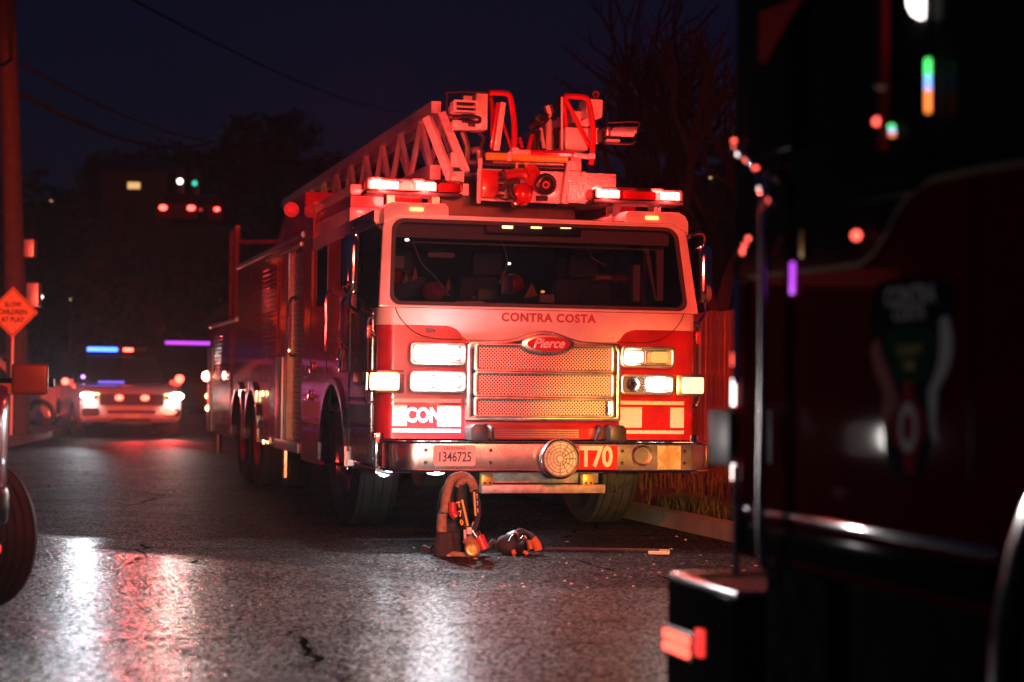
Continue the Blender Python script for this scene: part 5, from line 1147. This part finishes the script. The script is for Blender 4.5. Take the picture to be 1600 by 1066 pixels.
# px, top py, distance, radius m
TR = [(-30, 262, 95, 7.5, 'leftmost rounded tree on the dark hill, behind the pole'), (48, 258, 110, 7, 'rounded tree just right of the utility pole on the skyline'), (108, 262, 120, 6.5, 'broad dark tree left of the dip in the skyline'), (150, 285, 130, 6, 'low tree left of the lit hillside window'),
      (182, 292, 140, 5, 'low tree in the dip of the skyline'), (228, 244, 150, 6.5, 'tree right of the skyline dip above the traffic lights'), (288, 228, 150, 6.5, 'rounded tree above the traffic lights'), (335, 206, 160, 6.5, 'tall tree stepping up towards the hilltop'), (372, 205, 170, 5, 'small tree left of the hilltop tree'),
      (405, 180, 175, 5.5, 'highest rounded tree on the hilltop, left of the ladder'), (450, 208, 170, 6, 'tree just right of the hilltop tree'), (500, 205, 165, 7.5, 'wide tree right of the hilltop above the truck body'), (560, 218, 160, 7, 'tree beyond the ladder rail'), (630, 240, 150, 8, 'tree partly hidden behind the ladder trusses'),
      (250, 330, 100, 7, 'dark tree below the far traffic lights'), (350, 330, 105, 7, 'dark tree beyond the truck\'s rear rack'), (90, 350, 90, 7, 'dark bushy tree right of the pole at mid height'), (180, 380, 80, 6, 'dark tree above the patrol SUV'), (300, 430, 75, 6, 'low dark tree behind the dark van'), (440, 270, 120, 9, 'dark tree directly behind the truck\'s body'),
      (20, 420, 75, 6, 'low tree mass left of the warning sign'), (1000, 240, 120, 9, 'round dark tree mass beyond the right light bar'), (1090, 210, 110, 9, 'dark tree mass beyond the right mirror'), (1150, 300, 90, 8, 'low dark tree behind the board fence'), (900, 280, 130, 8, 'dark tree mass behind the ladder tip')]
for i, (px, py, d, r_, lb) in enumerate(TR):
    q = Vector(W0.v(px, py, d)); z = q.z-r_*1.05
    if i < 4: t = protos[i]; t.location = (q.x, d, z); t['label'] = lb; t.scale = (r_, r_, r_*.95); t.rotation_euler = (0, 0, i)
    else: t = dup(protos[i % 4], (q.x, d, z), i*1.7, lb, (r_*rnd.uniform(.9, 1.15), r_, r_*rnd.uniform(.85, 1)))
    for c in t.children:
        if c.name.startswith('trunk') and z > 0: c.scale = (1, 1, max(1, z/r_/1.9+.1))
# bare trees on the right
def bare_tree(x, y, h, seed, label):
    r_ = random.Random(seed); t = thing('bare_tree', label, 'tree', (x, y, 0), 0, 'bare trees on the right'); g = MB(); g2 = MB()
    def grow(p, d, l, r, dep):
        q = p+d*l; mid = p.lerp(q, .5)+Vector((r_.uniform(-1, 1), r_.uniform(-1, 1), r_.uniform(-1, 1)))*l*.06
        (g if dep < 2 else g2).tube([p, mid, q], r, 6 if dep < 3 else 4, taper=r*.68)
        if dep > 5: return
        for _ in range(r_.choice((2, 3, 3)) if dep < 5 else 2):
            nd = (d+Vector((r_.uniform(-1, 1), r_.uniform(-1, 1), r_.uniform(-.35, .75)))*.62).normalized(); grow(q if r_.random() < .7 else mid, nd, l*r_.uniform(.62, .86), r*.62, dep+1)
    grow(Vector((0, 0, 0)), Vector((r_.uniform(-.1, .1), 0, 1)).normalized(), h*.26, h*.022, 0)
    g.build('trunk', 'bark', t, smooth=True); g2.build('branches', 'bark', t, smooth=True, kind='stuff')
for px, d, h, sd, lb in ((985, 38, 10.5, 3, 'bare tree above the right light bar, leftmost of the bare trees'), (1090, 32, 11, 5, 'tallest bare tree, between the ladder tip and the near engine'), (1135, 25, 8, 8, 'bare tree closest to the near engine, behind the fence')):
    q = W0.v(px, 600, d); bare_tree(q[0], d, h, sd, lb)

# ================================================================== far lights on the hill
def traffic_light(px, py, d, m_, label):
    q = Vector(W0.v(px, py, d)); t = thing('traffic_light', label, 'traffic light', (q.x, q.y, 0), 0)
    MB().cyl((0, .3, 0), (0, .3, q.z+.4), .10, 8).build('post', 'dark_metal', t); MB().box(-.22, .22, -.1, .15, q.z-.7, q.z+.7).build('signal_head', 'black_plastic', t, bevel=.05)
    MB().sphere((0, -.14, q.z), .13, 12, sy=.4).build('signal_lens', m_, t)
traffic_light(282, 284, 88, 'e_far_white', 'pinkish white signal light on the hill, left of the green one'); traffic_light(305, 287, 88, 'e_green', 'small green signal light on the hill beside the pinkish one')
def tail(px, py, d, sz, m_, label):
    q = Vector(W0.v(px, py, d)); t = thing('distant_car', label, 'car', (q.x, q.y, 0), 0)
    z0 = q.z-.8
    loft([[(a, y, b) for a, b in rrect(-.9, .9, z0+.3, z1, .15, 4)] for y, z1 in ((0, z0+1.0), (.3, z0+1.15), (3.8, z0+1.1), (4.2, z0+.9))], 'body', 'dark_red_paint', t)
    loft([[(a, y, b) for a, b in rrect(-hw, hw, z0+1.0, z1, .05, 4)] for y, hw, z1 in ((.5, .8, z0+1.1), (1.0, .7, z0+1.5), (2.4, .7, z0+1.5), (3.0, .8, z0+1.1))], 'roof', 'dark_red_paint', t)
    for s in (-1, 1): MB().sphere((s*.62, -.05, q.z), sz, 10, sx=1.5, sy=.4).build('tail_light', m_, t)
    MB().box(-1.4, 1.4, -.5, 5, -.1, z0+.28).build('ramp', 'hill', t) if 0 else None
    o = MB().add([(q.x-1.5, q.y-1, q.z-.82), (q.x+1.5, q.y-1, q.z-.82), (q.x+1.5, q.y+6, q.z-.82), (q.x-1.5, q.y+6, q.z-.82), (q.x-9, q.y-3, 0), (q.x+9, q.y-3, 0), (q.x+9, q.y+8, 0), (q.x-9, q.y+8, 0)], [(0, 1, 2, 3), (0, 4, 5, 1), (1, 5, 6, 2), (2, 6, 7, 3), (3, 7, 4, 0)]).build('hill_road', 'hill', kind='structure')
tail(277, 325, 84, .12, 'e_far_red', 'distant car with red lights on the hill road, left of the pair'); tail(318, 327, 87, .09, 'e_far_red', 'distant car with red lights on the hill road, right of the pair')
def house(px, py, d, w, h, m_, label):
    q = Vector(W0.v(px, py, d)); t = thing('house', label, 'house', (q.x, q.y, 0), 0); z = q.z
    MB().box(-1.6, 1.6, .05, 4, 0, z+.7).build('wall', 'dark_stucco', t); MB().add([(-1.9, -.3, z+.7), (1.9, -.3, z+.7), (1.9, 4.3, z+.7), (-1.9, 4.3, z+.7), (-1.2, 2, z+1.5), (1.2, 2, z+1.5)], [(0, 1, 5, 4), (3, 2, 5, 4)[::-1], (0, 4, 3), (1, 2, 5)]).build('roof', 'dark_metal', t)
    MB().box(-w/2, w/2, .0, .045, z-h/2, z+h/2).build('window', m_, t)
house(209, 290, 92, .6, .32, 'e_window', 'house on the hill with one warm lit window, left of the traffic lights')
def far_lamp(px, py, d, r_, m_, label, dim=None):
    q = Vector(W0.v(px, py, d)); t = thing('street_lamp', label, 'street lamp', (q.x, q.y, 0), 0)
    MB().cyl((0, .1, 0), (0, .1, q.z+.05), .05, 8).build('lamp_post', 'dark_metal', t); MB().box(-.12, .12, -.15, .15, q.z+.08, q.z+.15).build('lamp_cap', 'dark_metal', t); MB().sphere((0, 0, q.z), r_, 10, sz=.7).build('lamp_globe', m_, t)
far_lamp(64, 464, 60, .07, 'e_far_white', 'small white lamp shining beside the warning sign'); far_lamp(1110, 278, 70, .055, 'e_window', 'small yellow lamp beyond the bare trees on the right')
far_lamp(110, 468, 66, .04, 'e_window', 'faint lamp right of the white one beside the sign'); far_lamp(80, 314, 92, .06, 'e_window', 'faint lamp on the dark hill right of the pole')

# ================================================================== damp night air
hz = MB().box(-175, 175, -30, 245, -1.6, 52).build('haze', 'hill', kind='stuff')
m = bpy.data.materials.new('haze'); m.use_nodes = True; n = m.node_tree.nodes; n.remove(n['Principled BSDF'])
v = n.new('ShaderNodeVolumePrincipled'); v.inputs['Color'].default_value = (.9, .9, .92, 1); v.inputs['Density'].default_value = .0006; v.inputs['Anisotropy'].default_value = .8
m.node_tree.links.new(v.outputs[0], n['Material Output'].inputs['Volume']); hz.data.materials.clear(); hz.data.materials.append(m)
tag(hz, 'thin damp night air glowing round the lamps', 'haze')
